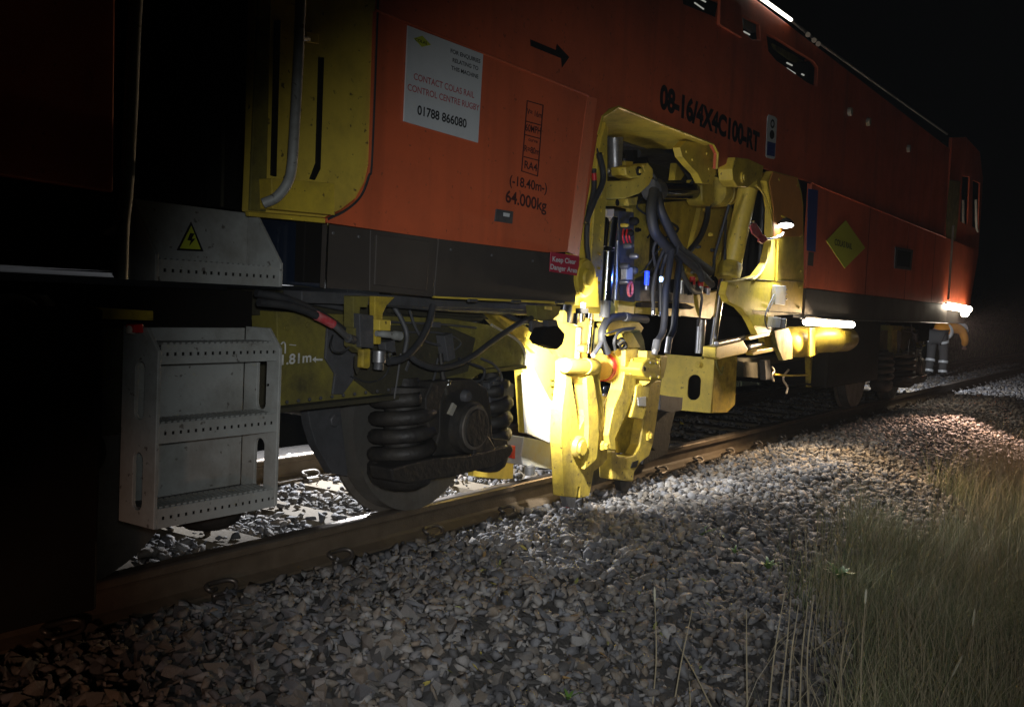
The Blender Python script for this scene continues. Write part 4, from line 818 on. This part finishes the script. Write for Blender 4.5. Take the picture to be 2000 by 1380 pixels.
turned('boss_bolt', b, b+Vector((.02, 0, 0)), [(0, rb*.75), (.7, rb*.7), (1, rb*.5)], 'chrome', TA, 6); turned('boss_bolt', a-Vector((.015, 0, 0)), a, [(0, rb*.5), (1, rb*.6)], 'steel', TA, 12)
c = P(1134, 874, ya-.02); turned('pivot_boss', c+Vector((0, .05, 0)), c+Vector((0, -.02, 0)), [(0, .066), (.6, .066), (.8, .058), (.82, .045), (1, .04)], 'yarm', TA, 32)
c = P(1176, 870, ya-.02); bolt(c, .03, 'yarm', TA, h=.02); bolt(c+Vector((0, -.02, 0)), .02, 'yarm', TA, h=.02)
plate('tine_tip', [(1104, 968), (1126, 971), (1122, 992), (1110, 990)], ya+.01, .04, 'steel', TA); 
plate('tine_tip', [(1130, 950), (1136, 950), (1136, 968), (1130, 968)], ya+.01, .03, 'greyd', TA)
# second (middle) arm
plate('tamping_arm', [(1222, 682), (1243, 683), (1244, 716), (1242, 758), (1226, 803), (1202, 856), (1204, 880), (1192, 878), (1188, 850), (1199, 797), (1214, 762), (1222, 718)], -1.16, .08, 'yarm', TA, bevel=.006, label='middle tamping arm with a bent upper link')
plate('arm_link_plate', [(1222, 680), (1246, 681), (1243, 717), (1221, 716)], -1.185, .03, 'yarm', TA, bevel=.004)
plate('arm_link_plate', [(1214, 652), (1226, 645), (1236, 650), (1252, 678), (1234, 681), (1228, 678)], -1.18, .05, 'yarm', TA, bevel=.005)
for x, y in ((1233, 705), (1231, 727)): bolt(P(x, y, -1.186), .016, 'yarm', TA, h=.014)
# rear arm
plate('tamping_arm', [(1270, 746), (1292, 742), (1290, 770), (1276, 866), (1268, 890), (1252, 902), (1240, 920), (1237, 940), (1196, 936), (1194, 882), (1202, 880), (1206, 890), (1222, 892), (1240, 888), (1250, 870), (1258, 820)], -1.12, .09, 'yarm', TA, bevel=.008, label='rear tamping arm beside the middle arm')
plate('arm_web', [(1226, 800), (1244, 766), (1262, 760), (1264, 800), (1248, 870), (1238, 886), (1208, 884), (1204, 856)], -1.05, .05, 'yellowg', TA, bevel=.006)
plate('arm_plate', [(1244, 752), (1272, 740), (1266, 790), (1256, 820), (1232, 815), (1240, 785)], -1.17, .03, 'yarm', TA, bevel=.01)
plate('paper_patch', [(1246, 776), (1262, 774), (1262, 793), (1247, 792)], -1.176, .004, 'wornp', TA, bevel=.001)
c = P(1266, 851, -1.12); bolt(c, .034, 'yarm', TA, h=.016); bolt(c+Vector((0, -.016, 0)), .018, 'yarm', TA, h=.012)
plate('arm_lower_pocket', [(1236, 902), (1248, 898), (1244, 912), (1232, 914)], -1.125, .01, 'dark', TA)
plate('dark_tine', [(1210, 938), (1238, 940), (1226, 960), (1214, 958)], -1.1, .04, 'greasy', TA)
plate('dark_tine', [(1160, 918), (1194, 876), (1194, 936), (1158, 948)], -.97, .05, 'greasy', TA)
# motor
m0, m1 = P(1172, 716, -1.05), P(1222, 718, -1.05); rm = pm(m0, 33)
turned('vibration_motor', m0, m1, [(0, rm*.5), (.02, rm*.8), (.3, rm*.82), (.32, rm*.9), (.5, rm*.9), (.53, rm*1.0), (.86, rm*1.05), (.88, rm*.95), (1, rm*.9)], mat('orange_yellow_paint', (.62, .34, .03), .4, grime=.4, gscale=6), TA, 40)
for q in (.05, .12): 
    p = m0.lerp(m1, q); turned('red_ring', p, p+Vector((.012, 0, 0)), [(0, rm*.86), (1, rm*.86)], 'red', TA, 32)
f0, f1 = P(1250, 722, -1.15), P(1262, 722, -1.15); rf = pm(f0, 31); turned('motor_flange', f0, f1, [(0, rf), (.8, rf), (1, rf*.9)], 'yellow', TA, 36)
plate('hydraulic_motor', [(1256, 708), (1264, 700), (1288, 702), (1291, 716), (1290, 742), (1270, 742), (1256, 734), (1250, 722)], -1.27, .14, 'yellow', TA, bevel=.012)
plate('motor_port', [(1264, 685), (1281, 686), (1280, 700), (1263, 699)], -1.26, .06, 'yellow', TA, bevel=.004); plate('motor_port', [(1290, 694), (1304, 694), (1302, 712), (1296, 738), (1290, 742)], -1.24, .06, 'yellow', TA, bevel=.006)
bolt(P(1256, 720, -1.27), .016, 'chrome', TA)
for x, y in ((1284, 708), (1286, 736), (1270, 738)): bolt(P(x, y, -1.27), .009, 'yellowg', TA)
for x, y in ((1270, 708), (1280, 709), (1270, 736), (1285, 735)): bolt(P(x, y, -1.27), .006, 'steel', TA)
# silver hose loop, links, rods
hose('grey_pipe', [(1262, 624, -1.1), (1220, 618, -1.12), (1192, 622, -1.14), (1178, 640, -1.15), (1176, 664, -1.15), (1186, 688, -1.15)], 7.5, 'rubber', TA)
hose('grey_pipe', [(1176, 664, -1.15), (1168, 680, -1.16), (1158, 694, -1.17)], 5, 'steel', TA)
cyl('pipe_collar', P(1218, 618, -1.12), P(1226, 619, -1.12), pm(P(1218, 618, -1.12), 9), 'greyd', TA)
hose('thin_cable', [(1182, 652, -1.18), (1215, 642, -1.2), (1240, 640, -1.2)], 2, 'rubber', TA); hose('thin_cable', [(1202, 682, -1.18), (1200, 664, -1.2), (1212, 646, -1.2), (1236, 642, -1.2)], 3, 'rubber', TA)
for k in range(3): hose('cable_coil', [(1204+k*3, 668+k*4, -1.2), (1214+k*3, 660+k*4, -1.21), (1220+k*2, 672+k*3, -1.2), (1212+k*2, 682, -1.19)], 2.4, 'dark' if k != 1 else 'steel', TA)
plate('yellow_casting', [(1182, 632), (1212, 622), (1246, 626), (1258, 640), (1246, 662), (1230, 650), (1210, 650), (1190, 656)], -1.08, .06, 'yellow', TA, bevel=.006)
plate('sensor_bracket', [(1236, 650), (1250, 644), (1258, 664), (1262, 690), (1250, 690)], -1.14, .04, 'olive', TA)
for x, y, x2, y2, rp, m_ in ((1156, 612, 1148, 690, 6.5, 'chrome'), (1166, 640, 1162, 700, 4.5, 'olive'), (1130, 640, 1127, 700, 5, 'wornp'), (1118, 594, 1112, 634, 17, 'chrome'), (1136, 594, 1134, 628, 8, 'chrome'), (1120, 760, 1150, 768, 5, 'chrome'), (1120, 772, 1142, 778, 4, 'chrome'), (1180, 772, 1210, 770, 4, 'steel'), (1185, 762, 1206, 761, 9, 'navy'), (1130, 780, 1134, 832, 7, 'chrome')):
    cyl('rod', P(x, y, -.98), P(x2, y2, -.98), pm(P(x, y, -.98), rp), m_, TA)
for x, y in ((1128, 680), (1167, 684)): p = P(x, y, -1.05); turned('yellow_bush', p, p+Vector((0, -.05, 0)), [(0, .022), (1, .02)], 'yellowc', TA, 16)
plate('twisted_plate', [(1182, 774), (1204, 772), (1208, 788), (1198, 840), (1190, 856), (1184, 830), (1178, 800)], -1.0, .06, 'yellowc', TA, bevel=.012)
# body of the unit behind the arms (between bogie and arms)
plate('lifting_frame', [(947, 606), (975, 604), (1048, 650), (1078, 690), (1100, 700), (1100, 860), (1030, 846), (1022, 728), (1010, 676), (985, 645)], -.98, .06, 'yellow', TA, bevel=.006, holes=[[(1076, 742), (1092, 742), (1092, 745), (1078, 746)], [(1076, 754), (1092, 754), (1092, 758), (1078, 759)], [(1078, 768), (1092, 768), (1092, 774), (1079, 774)]])
plate('lifting_beam', [(1046, 604), (1118, 606), (1150, 622), (1148, 700), (1100, 706), (1090, 690), (1060, 650)], -.96, .05, 'yellowc', TA, bevel=.006)
plate('worn_plate', [(1023, 728), (1044, 724), (1074, 780), (1092, 790), (1092, 860), (1076, 866), (1030, 846)], -1.0, .02, 'wornp', TA, bevel=.004)
plate('diagonal_strut', [(947, 604), (958, 604), (1052, 678), (1046, 690), (1026, 672)], -1.01, .04, 'yellowg', TA)
plate('side_block', [(1024, 853), (1072, 862), (1088, 880), (1086, 918), (1022, 908), (1018, 890)], -.9, .12, 'wornp', TA, bevel=.006)
cyl('block_foot', P(1034, 908, -.9), P(1034, 926, -.9), .03, 'steel', TA)
plate('red_bar', [(1000, 870), (1007, 870), (1006, 896), (999, 894)], -.92, .03, 'red', TA); plate('red_bar', [(1088, 886), (1096, 888), (1095, 922), (1089, 920)], -.93, .03, 'red', TA)
plate('lining_roller_bracket', [(975, 880), (1004, 896), (1002, 934), (988, 936), (924, 930), (926, 916)], -.55, .04, 'yellowc', TA)
plate('lifting_clamp', [(1288, 770), (1318, 775), (1320, 800), (1308, 850), (1280, 880), (1270, 870)], -.9, .1, 'greasy', TA)
plate('lifting_clamp', [(1290, 772), (1334, 776), (1332, 800), (1310, 806), (1290, 800)], -.98, .08, 'greyd', TA)
plate('clamp_base', [(1262, 860), (1310, 850), (1304, 885), (1256, 908)], -.86, .12, 'greasy', TA)
# yellow parts seen through the gap under the skirt
for x0, x1 in ((664, 688), (800, 838), (850, 870), (880, 900)): plate('far_bracket', [(x0, 588), (x1, 590), (x1-3, 606), (x0+3, 604)], -.2, .05, 'yellowc', TU)
# black work light aimed at the tines
LB = empty('added_bay_lamp', TM, label='small added lamp body for the bay fill, under the end of the skirt')  # housing added to go with the bay fill spot
plate('lamp_housing', [(1134, 602), (1150, 602), (1150, 612), (1134, 612)], -1.40, .03, 'dark', LB); plate('lamp_bracket', [(1140, 590), (1145, 590), (1145, 603), (1140, 603)], -1.39, .02, 'greyd', LB)
LH = empty('work_light', TM, label='black hexagonal work light aimed at the tamping tines')
hx = [(1066, 641), (1092, 637), (1105, 652), (1100, 672), (1089, 683), (1062, 672), (1055, 663)]
plate('lamp_housing', hx, -1.38, .07, 'dark', LH, bevel=.008); plate('lamp_bracket', [(1070, 626), (1088, 624), (1092, 642), (1072, 644)], -1.35, .03, 'greyd', LH)
#@@REAR
# ------------------------------------------------------------------ right (rear) part of the side
zA, zB = 1.24, 2.06
box('side_panel', 7.82, 15.3, YL, YL+.04, zA, zB, 'orange', TM, .006, label='orange lower side panel at the far end')
box('skirt_panel', 7.82, 13.6, YL-.002, YL+.03, 1.0, zA-.004, 'skirt', TM, .004)
tube('skirt_edge_strip', [Vector((7.7, YL-.006, .998)), Vector((13.7, YL-.006, .998))], .006, 'steel', TM, 6, 1)
tube('panel_fold', [Vector((7.82, YL-.001, zB)), Vector((13.2, YL-.001, zB))], .006, 'orange', TM, 6, 1)
for x in (9.6, 11.2, 12.6): box('panel_joint', x, x+.008, YL-.0015, YL, zA, zB, 'dark', TM, 0)
plate('blue_label', [(1579, 368), (1598, 372), (1593, 492), (1576, 489)], YL-.004, .003, 'blue', TM, bevel=0, label='tall blue label strip')
plate('label_square', [(1580, 492), (1590, 493), (1588, 520), (1578, 518)], YL-.004, .003, 'skirt', TM, bevel=0)
dm = plate('diamond_logo', [(1652, 430), (1690, 484), (1650, 524), (1614, 470)], YL-.006, .004, 'green', TM, bevel=.001, label='yellow green diamond logo')
text('lettering', 'COLAS RAIL', (1630, 478), (1664, 487), 12, 'ink', dm, YL-.008)
plate('body_vent', [(1750, 482), (1784, 488), (1780, 528), (1748, 524)], YL-.012, .012, 'greyd', TM)
plate('vent_grille', [(1754, 488), (1780, 493), (1777, 522), (1752, 519)], YL-.014, .004, 'dark', TM)
prism('cab_side', [[(13.3, bz), (13.3, 3.30), (14.2, 3.45), (15.3, 3.42), (15.7, 3.1), (15.75, 2.0), (15.3, 1.2), (13.6, 1.2), (13.3, bz-.3)], XZ((1880, 344), (1894, 346), (1890, 440), (1875, 432), Y=-1.35), XZ((1900, 352), (1914, 358), (1911, 450), (1899, 442), Y=-1.35)], -1.35, -1.31, 'orange', TM, .004)
box('cab_hull', 13.5, 15.5, -1.28, 1.28, 1.3, 3.3, 'dark', TM)
plate('cab_window', [(1878, 342), (1896, 344), (1892, 442), (1873, 434)], -1.34, .01, 'glass', TM, bevel=0); plate('cab_window', [(1898, 350), (1916, 356), (1913, 454), (1897, 446)], -1.34, .01, 'glass', TM, bevel=0)
plate('cab_pillar', [(1856, 352), (1876, 354), (1871, 432), (1862, 500), (1850, 500), (1849, 431)], -1.362, .01, 'olive', TM)
tube('handrail', [P(1906, 390, -1.42), P(1907, 440, -1.42), P(1910, 452, -1.38)], .016, 'grey', TM, 8); tube('handrail', [P(1862, 440, -1.42), P(1852, 585, -1.42)], .014, 'grey', TM, 8, 1)
for x, y in ((1664, 218), (1700, 238), (1778, 290)): c = P(x, y, -1.36); turned('marker_lamp', c+Vector((0, .03, 0)), c, [(0, .04), (1, .035)], 'wornp', TM, 14)
box('fuel_tank', 9.3, 11.2, -1.15, 1.1, .35, 1.0, 'dark', TM, .03)
box('cab_underframe', 13.4, 14.0, -1.1, 1.1, .75, 1.2, 'dark', TM, .02)
# rear bogie: copy of the front one with its sub-parts
B2 = BG.copy(); COL.objects.link(B2); B2.location = (9.6, 0, 0); B2['label'] = 'rear bogie in the dark under the far end'
for ch in list(BG.children):
    if ch.name.split('.')[0] in ('lettering', 'arrow_mark', 'stencil_mark'): continue
    if ch.data and ch.name.split('.')[0] in ('coil_spring', 'spring_seat', 'spring_cap', 'spring_bracket', 'damper_bracket') and max(v.co.x for v in ch.data.vertices) > 4.0: continue
    c = ch.copy(); COL.objects.link(c); c.parent = B2
# keep parts in place under the machine's Empty
for o in TM.children: o.location = o.location + Vector((-6.5, 0, 0))
#@@PLANTS
# ------------------------------------------------------------------ plants and leaves
M['grass'] = gmat('rough_grass_blades', [(.08, .10, .045), (.14, .165, .08), (.22, .225, .12), (.34, .31, .19)], 4, .75, 0, True)
M['straw'] = mat('dry_straw', (.30, .25, .16), .8); M['seed'] = mat('pale_seed_head', (.42, .40, .30), .85)
M['weed'] = mat('fresh_green_leaf', (.09, .17, .03), .55)
def blades(name, cx, cy, hh, w0, nseg=3, lean=.95, m='grass', **k):
    n = len(cx); cz = zb(cx, np.minimum(cy, 9))-.01; cz = np.maximum(cz, -.6)
    ang = rng.uniform(0, 2*np.pi, n); L = rng.uniform(.05, lean, n)*hh; wd = rng.uniform(0, 2*np.pi, n)
    V = np.zeros((n, nseg*2+1, 3)); 
    for s in range(nseg+1):
        t = s/nseg; x = cx+np.cos(ang)*L*t*t; y = cy+np.sin(ang)*L*t*t; z = cz+hh*(t-.12*t*t*(L/hh)*2); ww = w0*(1-t)*.5
        if s < nseg: V[:, 2*s] = np.stack([x-np.cos(wd)*ww, y-np.sin(wd)*ww, z], 1); V[:, 2*s+1] = np.stack([x+np.cos(wd)*ww, y+np.sin(wd)*ww, z], 1)
        else: V[:, 2*s] = np.stack([x, y, z], 1)
    T = []
    for s in range(nseg-1): T += [(2*s, 2*s+1, 2*s+3), (2*s, 2*s+3, 2*s+2)]
    T.append((2*nseg-2, 2*nseg-1, 2*nseg)); T = np.array(T); m1 = V.shape[1]
    return fastmesh(name, V.reshape(-1, 3), (T[None]+(np.arange(n)*m1)[:, None, None]).reshape(-1, 3), m, **k)
# clumped grass field along the cess
def field(n, x0, x1, y0, y1, edge):
    nc = n//45; ccx = rng.uniform(x0, x1, nc); ccy = rng.uniform(y0, y1, nc)
    hole = np.sin(ccx*2.7+1.3*np.sin(ccy*3.1))*np.sin(ccy*4.7+ccx) < .25+.9*rng.random(nc)-.45; ccx, ccy = ccx[hole], ccy[hole]; nc = len(ccx)
    x = np.repeat(ccx, 45)+rng.normal(0, .09, nc*45); y = np.repeat(ccy, 45)+rng.normal(0, .09, nc*45)
    h = np.repeat(rng.uniform(.10, .46, nc), 45)*rng.uniform(.5, 1.15, nc*45)
    ok = y < edge(x)+rng.normal(0, .08, nc*45); return x[ok], y[ok], h[ok]
edge = lambda x: np.where(x < 4.0, -2.92, np.where(x < 5.1, -2.92+(x-4.0)*.60, np.where(x < 6.6, -2.26+.14*np.sin(x*2.3), np.where(x < 8.5, -2.6, -2.34+.08*np.sin(x*3.1)))))
x1_, y1_, h1_ = field(80000, 2.6, 9, -4.1, -2.2, edge); x2_, y2_, h2_ = field(26000, 9, 24, -5.5, -2.3, edge); x3_, y3_, h3_ = field(16000, -1, 45, -9, -4.2, lambda x: x*0)
xw = rng.uniform(3.2, 12, 8000); yw = rng.uniform(-4, -2.2, 8000); kw = yw < edge(xw)+rng.normal(.04, .12, 8000)
blades('straw_wisps', xw[kw], yw[kw], rng.uniform(.25, .68, kw.sum()), .004, 5, .7, 'straw', kind='stuff', label='thin pale straw wisps standing above the rough grass')
dist = np.hypot(x1_, y1_-CY); k_ = dist > 2.0; x1_, y1_, h1_ = x1_[k_], y1_[k_], h1_[k_]
blades('grass', np.concatenate([x1_, x2_, x3_]), np.concatenate([y1_, y2_, y3_]), np.concatenate([h1_, h2_, h3_]), .0045, kind='stuff', label='rough green and straw coloured grass beside the ballast')
xg = rng.uniform(14, 80, 9000); yg = rng.uniform(3.2, 14, 9000); blades('bank_grass', xg, yg, rng.uniform(.2, .7, 9000), .02, kind='stuff', label='dark rough grass on the bank across the track')
# tall dry stalks, each a plant of its own
def stalk(px, py0, px1, py1, Z, head, label, r=.0022, bend=.02):
    b = PZ(px, py0, Z); t = ray(px1, py1); d = (b-CAM).dot(fw); tp = CAM + t*((d+random.uniform(-.05, .1))/t.dot(fw)); mid = (b+tp)/2+Vector((random.uniform(-bend, bend), random.uniform(-bend, bend), 0))
    o = tube('dry_stalk', [b, mid, tp], [r*1.3, r, r*.6], 'straw', None, 5, 5, label=label, category='grass stalk', group='tall dry stalks at the edge of the grass')
    if head:
        d = (tp-mid).normalized(); turned('seed_head', tp-d*.005, tp+d*head, [(0, .002), (.15, .0045), (.3, .0035), (.45, .005), (.6, .004), (.75, .0045), (1, .001)], 'seed', o, 8)
    return o
ST = [((1272, 1400), (1279, 1172), .05, 'upright pale stalk with a thin head, leftmost in the ballast'), ((1312, 1400), (1352, 1190), 0, 'pale stalk leaning right beside the leftmost upright stalk'),
      ((1392, 1385), (1320, 1250), 0, 'short bare stalk leaning left over the stones'), ((1500, 1400), (1534, 1150), 0, 'bare stalk at the left of the dense straw bunch'),
      ((1520, 1400), (1545, 1165), 0, 'bare stalk second in the dense straw bunch'), ((1540, 1400), (1560, 1180), 0, 'stalk with a small head in the middle of the straw bunch'),
      ((1562, 1400), (1578, 1175), 0, 'stalk at the right of the dense straw bunch'), ((1580, 1400), (1590, 1160), 0, 'tallest stalk behind the straw bunch'),
      ((1500, 1290), (1545, 1232), 0, 'short slanting stalk crossing the straw bunch'), ((1590, 1270), (1668, 1212), 0, 'long slanting stalk pointing right out of the straw bunch'),
      ((1640, 1390), (1660, 1200), 0, 'stalk with a head right of the straw bunch'), ((1682, 1400), (1690, 1175), .05, 'stalk with a pale thick base right of the straw bunch'),
      ((1836, 1395), (1860, 1318), .095, 'stalk ending in a bright pale seed head low at the right'), ((1885, 1310), (1900, 1220), .07, 'stalk with a dim brownish seed head in the grass at the right'),
      ((1460, 1390), (1458, 1190), 0, 'thin bare stalk standing alone between stones and grass'), ((1345, 1400), (1346, 1330), 0, 'short thin stalk among the foreground stones')]
for a, b, h, lb in ST: stalk(*a, *b, -.45, h, lb, .0026)
def weed(px, py, Z, n, s, label, m='weed', w=.012):
    b = PZ(px, py, Z); E_ = empty('weed_plant', None, b, label=label, category='weed', group='small weeds among the stones')
    for i in range(n):
        a = 2*math.pi*i/n+random.uniform(-.3, .3); L = s*random.uniform(.6, 1.1); d = Vector((math.cos(a), math.sin(a), 0)); sd = Vector((-d.y, d.x, 0)); vs = []
        for k in range(4):
            t = k/3; c = d*L*t*.8+Vector((0, 0, L*(.95*t-.5*t*t))); ww = w*math.sin(math.pi*(.18+.82*t))*.9+.001; vs += [c-sd*ww*.5, c+sd*ww*.5]
        mk('leaf', vs, [(0, 1, 3, 2), (2, 3, 5, 4), (4, 5, 7, 6)], m, E_, True)
    return E_
weed(1368, 1048, -.17, 11, .12, 'bright green rosette weed growing in the middle of the stones'); weed(1500, 1110, -.28, 9, .10, 'broad leaved weed at the left edge of the grass', w=.02)
weed(1640, 1130, -.3, 10, .13, 'round leaved weed inside the tall grass', w=.03); weed(1435, 1080, -.2, 7, .07, 'small weed right of the bright green rosette'); weed(1260, 1020, -.17, 6, .05, 'tiny weed near the tine tips')
weed(880, 1186, -.2, 5, .04, 'tiny weed in the stones below the rail'); weed(1110, 1365, -.3, 6, .06, 'small weed low among the foreground stones')
lc = [mat('yellow_leaf', (.40, .33, .08), .6), mat('brown_leaf', (.28, .17, .06), .7), mat('olive_leaf', (.22, .23, .07), .6)]
random.seed(11); lm = []
for m_ in lc:
    o = mk('fallen_leaf', [(-.5, 0, 0), (-.2, .2, .06), (.2, .17, .02), (.55, 0, .05), (.2, -.2, .06), (-.2, -.18, 0), (0, 0, -.03)], [(0, 6, 1), (1, 6, 2), (2, 6, 3), (3, 6, 4), (4, 6, 5), (5, 6, 0)], m_); lm.append(o.data); bpy.data.objects.remove(o)
for i in range(70):
    px, py = random.uniform(820, 1500), random.uniform(1010, 1370)
    if i < 14: px, py = random.uniform(880, 1100), random.uniform(1000, 1110)
    b = PZ(px, py, -.19); y = b.y; z = float(zb(b.x, y)); b = PZ(px, py, z+.03); s = random.uniform(.022, .05)
    o = link(bpy.data.objects.new('fallen_leaf', random.choice(lm)), None, label='small yellow or brown fallen leaf lying on the ballast stones', category='leaf', group='fallen leaves on the ballast')
    o.location = (b.x, b.y, float(zb(b.x, b.y))+.032); o.scale = (s, s*.8, s); o.rotation_euler = (R(random.uniform(-35, 35)), R(random.uniform(-35, 35)), random.uniform(0, 6.28))
for (px, py, Z, lb, cm) in ((1112, 992, -.13, 'small red plastic scrap on the stones by the tine tip', 'red'), (1332, 828, -.1, 'yellow scrap lying on the ballast near the rail', 'yellowc')):
    b = PZ(px, py, Z); mk('scrap', [b+Vector(v) for v in ((-.03, 0, 0), (.02, -.015, 0), (.035, .02, .02), (-.02, .02, .03))], [(0, 1, 2), (0, 2, 3), (0, 3, 1), (1, 3, 2)], cm, None, label=lb, category='litter')
# far hedge, dark shrubs
hn = 60000; hx_ = rng.uniform(18, 110, hn); hy_ = 9+rng.normal(0, 1.4, hn)+hx_*.03; hz_ = np.abs(rng.normal(0, 1, hn))*1.3
hz_ = np.minimum(hz_, 2.6+np.sin(hx_*.7)*.7)+.4; a_ = rotm(hn); tri = np.array([[-.5, 0, 0], [.5, 0, 0], [0, .9, 0]])*.16
VV = np.einsum('nij,vj->nvi', a_, tri)+np.stack([hx_, hy_, hz_], 1)[:, None, :]
M['hedge'] = gmat('dark_hedge_leaves', [(.02, .035, .015), (.05, .065, .03), (.07, .075, .04)], 3, .8, 0, True)
fastmesh('hedge', VV.reshape(-1, 3), np.arange(hn*3).reshape(-1, 3), 'hedge', kind='stuff', label='dark hedge far behind the end of the machine')
#@@PERSON
# ------------------------------------------------------------------ the worker behind the machine
def skin(name, joints, edges, radii, m, parent=None, sub=2, root=0, **k):
    me = bpy.data.meshes.new(name); me.from_pydata([tuple(j) for j in joints], edges, []); o = bpy.data.objects.new(name, me); COL.objects.link(o)
    s = o.modifiers.new('skin', 'SKIN'); s.use_smooth_shade = True; me.skin_vertices or None
    for v, r_ in zip(me.skin_vertices[0].data, radii): v.radius = (r_, r_) if not isinstance(r_, tuple) else r_
    me.skin_vertices[0].data[root].use_root = True
    u = o.modifiers.new('sub', 'SUBSURF'); u.levels = u.render_levels = sub
    bpy.context.view_layer.update(); dg = bpy.context.evaluated_depsgraph_get(); nm = bpy.data.meshes.new_from_object(o.evaluated_get(dg)); bpy.data.objects.remove(o)
    nm.materials.clear(); nm.materials.append(M[m] if isinstance(m, str) else m); nm.shade_smooth(); return link(bpy.data.objects.new(name, nm), parent, **k)
M['skinc'] = mat('skin', (.45, .24, .17), .55); M['hivis'] = mat('hi_vis_orange_jacket', (.85, .33, .03), .7, bump=.3, bscale=20); M['trous'] = mat('dark_grey_trousers', (.10, .095, .09), .85, bump=.3, bscale=15)
M['boot'] = mat('black_boots', (.03, .028, .025), .6); M['reflect'] = mat('reflective_band', (.85, .85, .82), .35); M['helmet'] = mat('white_hard_hat', (.8, .8, .78), .35)
pb = PZ(1826, 735, -.15)
PE = empty('person', None, (pb.x, pb.y, -.15), rotation=R(-4), label='person in an orange hi-vis jacket and grey trousers bending over the track', category='person')
# local frame: +x = where the person leans (down the track and to the right in the picture)
hip = Vector((0, 0, .90)); chest = Vector((.36, -.17, 1.06)); neck = Vector((.50, -.24, 1.06)); head = Vector((.63, -.30, .98)); crown = Vector((.74, -.35, .97))
J = [hip, Vector((.15, -.07, 1.05)), chest, neck, head, crown,
     Vector((.0, .10, .86)), Vector((.06, .12, .48)), Vector((-.02, .13, .08)), Vector((.10, .13, .05)),
     Vector((.0, -.10, .86)), Vector((.10, -.12, .48)), Vector((.06, -.13, .08)), Vector((.18, -.13, .05)),
     Vector((.38, .03, 1.06)), Vector((.42, .07, .82)), Vector((.46, .02, .62)), Vector((.48, .0, .54)),
     Vector((.46, -.36, 1.02)), Vector((.54, -.42, .80)), Vector((.66, -.38, .68)), Vector((.72, -.37, .64))]
Ed = [(0, 1), (1, 2), (2, 3), (3, 4), (4, 5), (0, 6), (6, 7), (7, 8), (8, 9), (0, 10), (10, 11), (11, 12), (12, 13), (2, 14), (14, 15), (15, 16), (16, 17), (2, 18), (18, 19), (19, 20), (20, 21)]
Rd = [.13, .13, .15, .055, .095, .08, .09, .06, .045, .04, .09, .06, .045, .04, .065, .045, .035, .032, .065, .045, .035, .032]
body = skin('body', J, Ed, Rd, 'skinc', PE)
for h, d in ((J[17], Vector((.04, -.02, -.09))), (J[21], Vector((.09, .01, -.03)))):
    fp = [h]; fe = []; fr = [.02]; side = d.cross(Vector((0, 0, 1))).normalized()
    for i in range(5):
        off = side*(.022*(i-1.5)) if i < 4 else side*(-.045); L = (.85, 1., .95, .75, .5)[i]; b0 = len(fp)
        fp += [h+off*.6+d*.35, h+off+d*.8*L+Vector((0, 0, -.01)), h+off+d*1.15*L+Vector((0, 0, -.03))]; fe += [(0, b0), (b0, b0+1), (b0+1, b0+2)]; fr += [.011, .009, .008]
    skin('hand', fp, fe, fr, 'skinc', PE, 1)
jk = [0, 1, 2, 14, 15, 16, 18, 19, 20]; mp = {v: i for i, v in enumerate(jk)}
skin('jacket', [J[i] for i in jk], [(mp[a], mp[b]) for a, b in Ed if a in mp and b in mp], [.185, .185, .20, .10, .08, .065, .10, .08, .065], 'hivis', PE)
tk = [0, 6, 7, 8, 10, 11, 12]; mp = {v: i for i, v in enumerate(tk)}
skin('trousers', [J[i] for i in tk], [(mp[a], mp[b]) for a, b in Ed if a in mp and b in mp], [.175, .125, .095, .085, .125, .095, .085], 'trous', PE)
for a, b in ((8, 9), (12, 13)): skin('boot', [J[a]+Vector((-.03, 0, .06)), J[a]+Vector((-.03, 0, -.02)), J[b]], [(0, 1), (1, 2)], [.075, .07, .055], 'boot', PE)
def band(p, d, r, w=.05):
    d = d.normalized(); turned('reflective_band', p-d*w/2, p+d*w/2, [(0, r), (1, r)], 'reflect', PE, 20)
for a, b, t, r_ in ((6, 7, .25, .118), (7, 8, .35, .098), (10, 11, .3, .118), (11, 12, .4, .098), (7, 8, .9, .092), (11, 12, .9, .092)): band(J[a].lerp(J[b], t), J[b]-J[a], r_)
band(J[0].lerp(J[2], .5), J[2]-J[0], .20, .05); 
hd = (crown-neck).normalized(); q0 = head+hd*.02+Vector((-.02, 0, .05)); turned('hard_hat', q0, q0+Vector((.06, -.03, .12)), [(0, .15), (.1, .15), (.12, .125), (.5, .118), (.8, .08), (1, .02)], 'helmet', PE, 24)
for s_ in (-.035, .035):
    e_ = head+Vector((.085, s_-.04, -.05)); turned('eye', e_, e_+Vector((.012, 0, -.008)), [(0, .012), (1, .008)], 'ink', PE, 8)
n_ = head+Vector((.07, -.04, -.085)); turned('nose', n_, n_+Vector((.035, -.015, -.03)), [(0, .018), (1, .01)], 'skinc', PE, 10)
m_ = head+Vector((.035, -.02, -.10)); tube('mouth', [m_+Vector((0, -.025, 0)), m_+Vector((.01, 0, -.01)), m_+Vector((0, .025, 0))], .006, 'pinkred', PE, 6)

# ------------------------------------------------------------------ damp night air
hm = bpy.data.materials.new('night_haze'); hm.use_nodes = True; n_ = hm.node_tree; n_.nodes.clear()
ou = n_.nodes.new('ShaderNodeOutputMaterial'); pv = n_.nodes.new('ShaderNodeVolumePrincipled'); pv.inputs['Color'].default_value = (.8, .85, .9, 1)
pv.inputs['Density'].default_value = .0006; pv.inputs['Anisotropy'].default_value = .2; n_.links.new(pv.outputs[0], ou.inputs['Volume'])
hz = box('haze', -70, 230, -95, 95, -1.6, 21, hm, None, 0, kind='stuff', label='thin damp air around the machine')
S.cycles.volume_bounces = 0
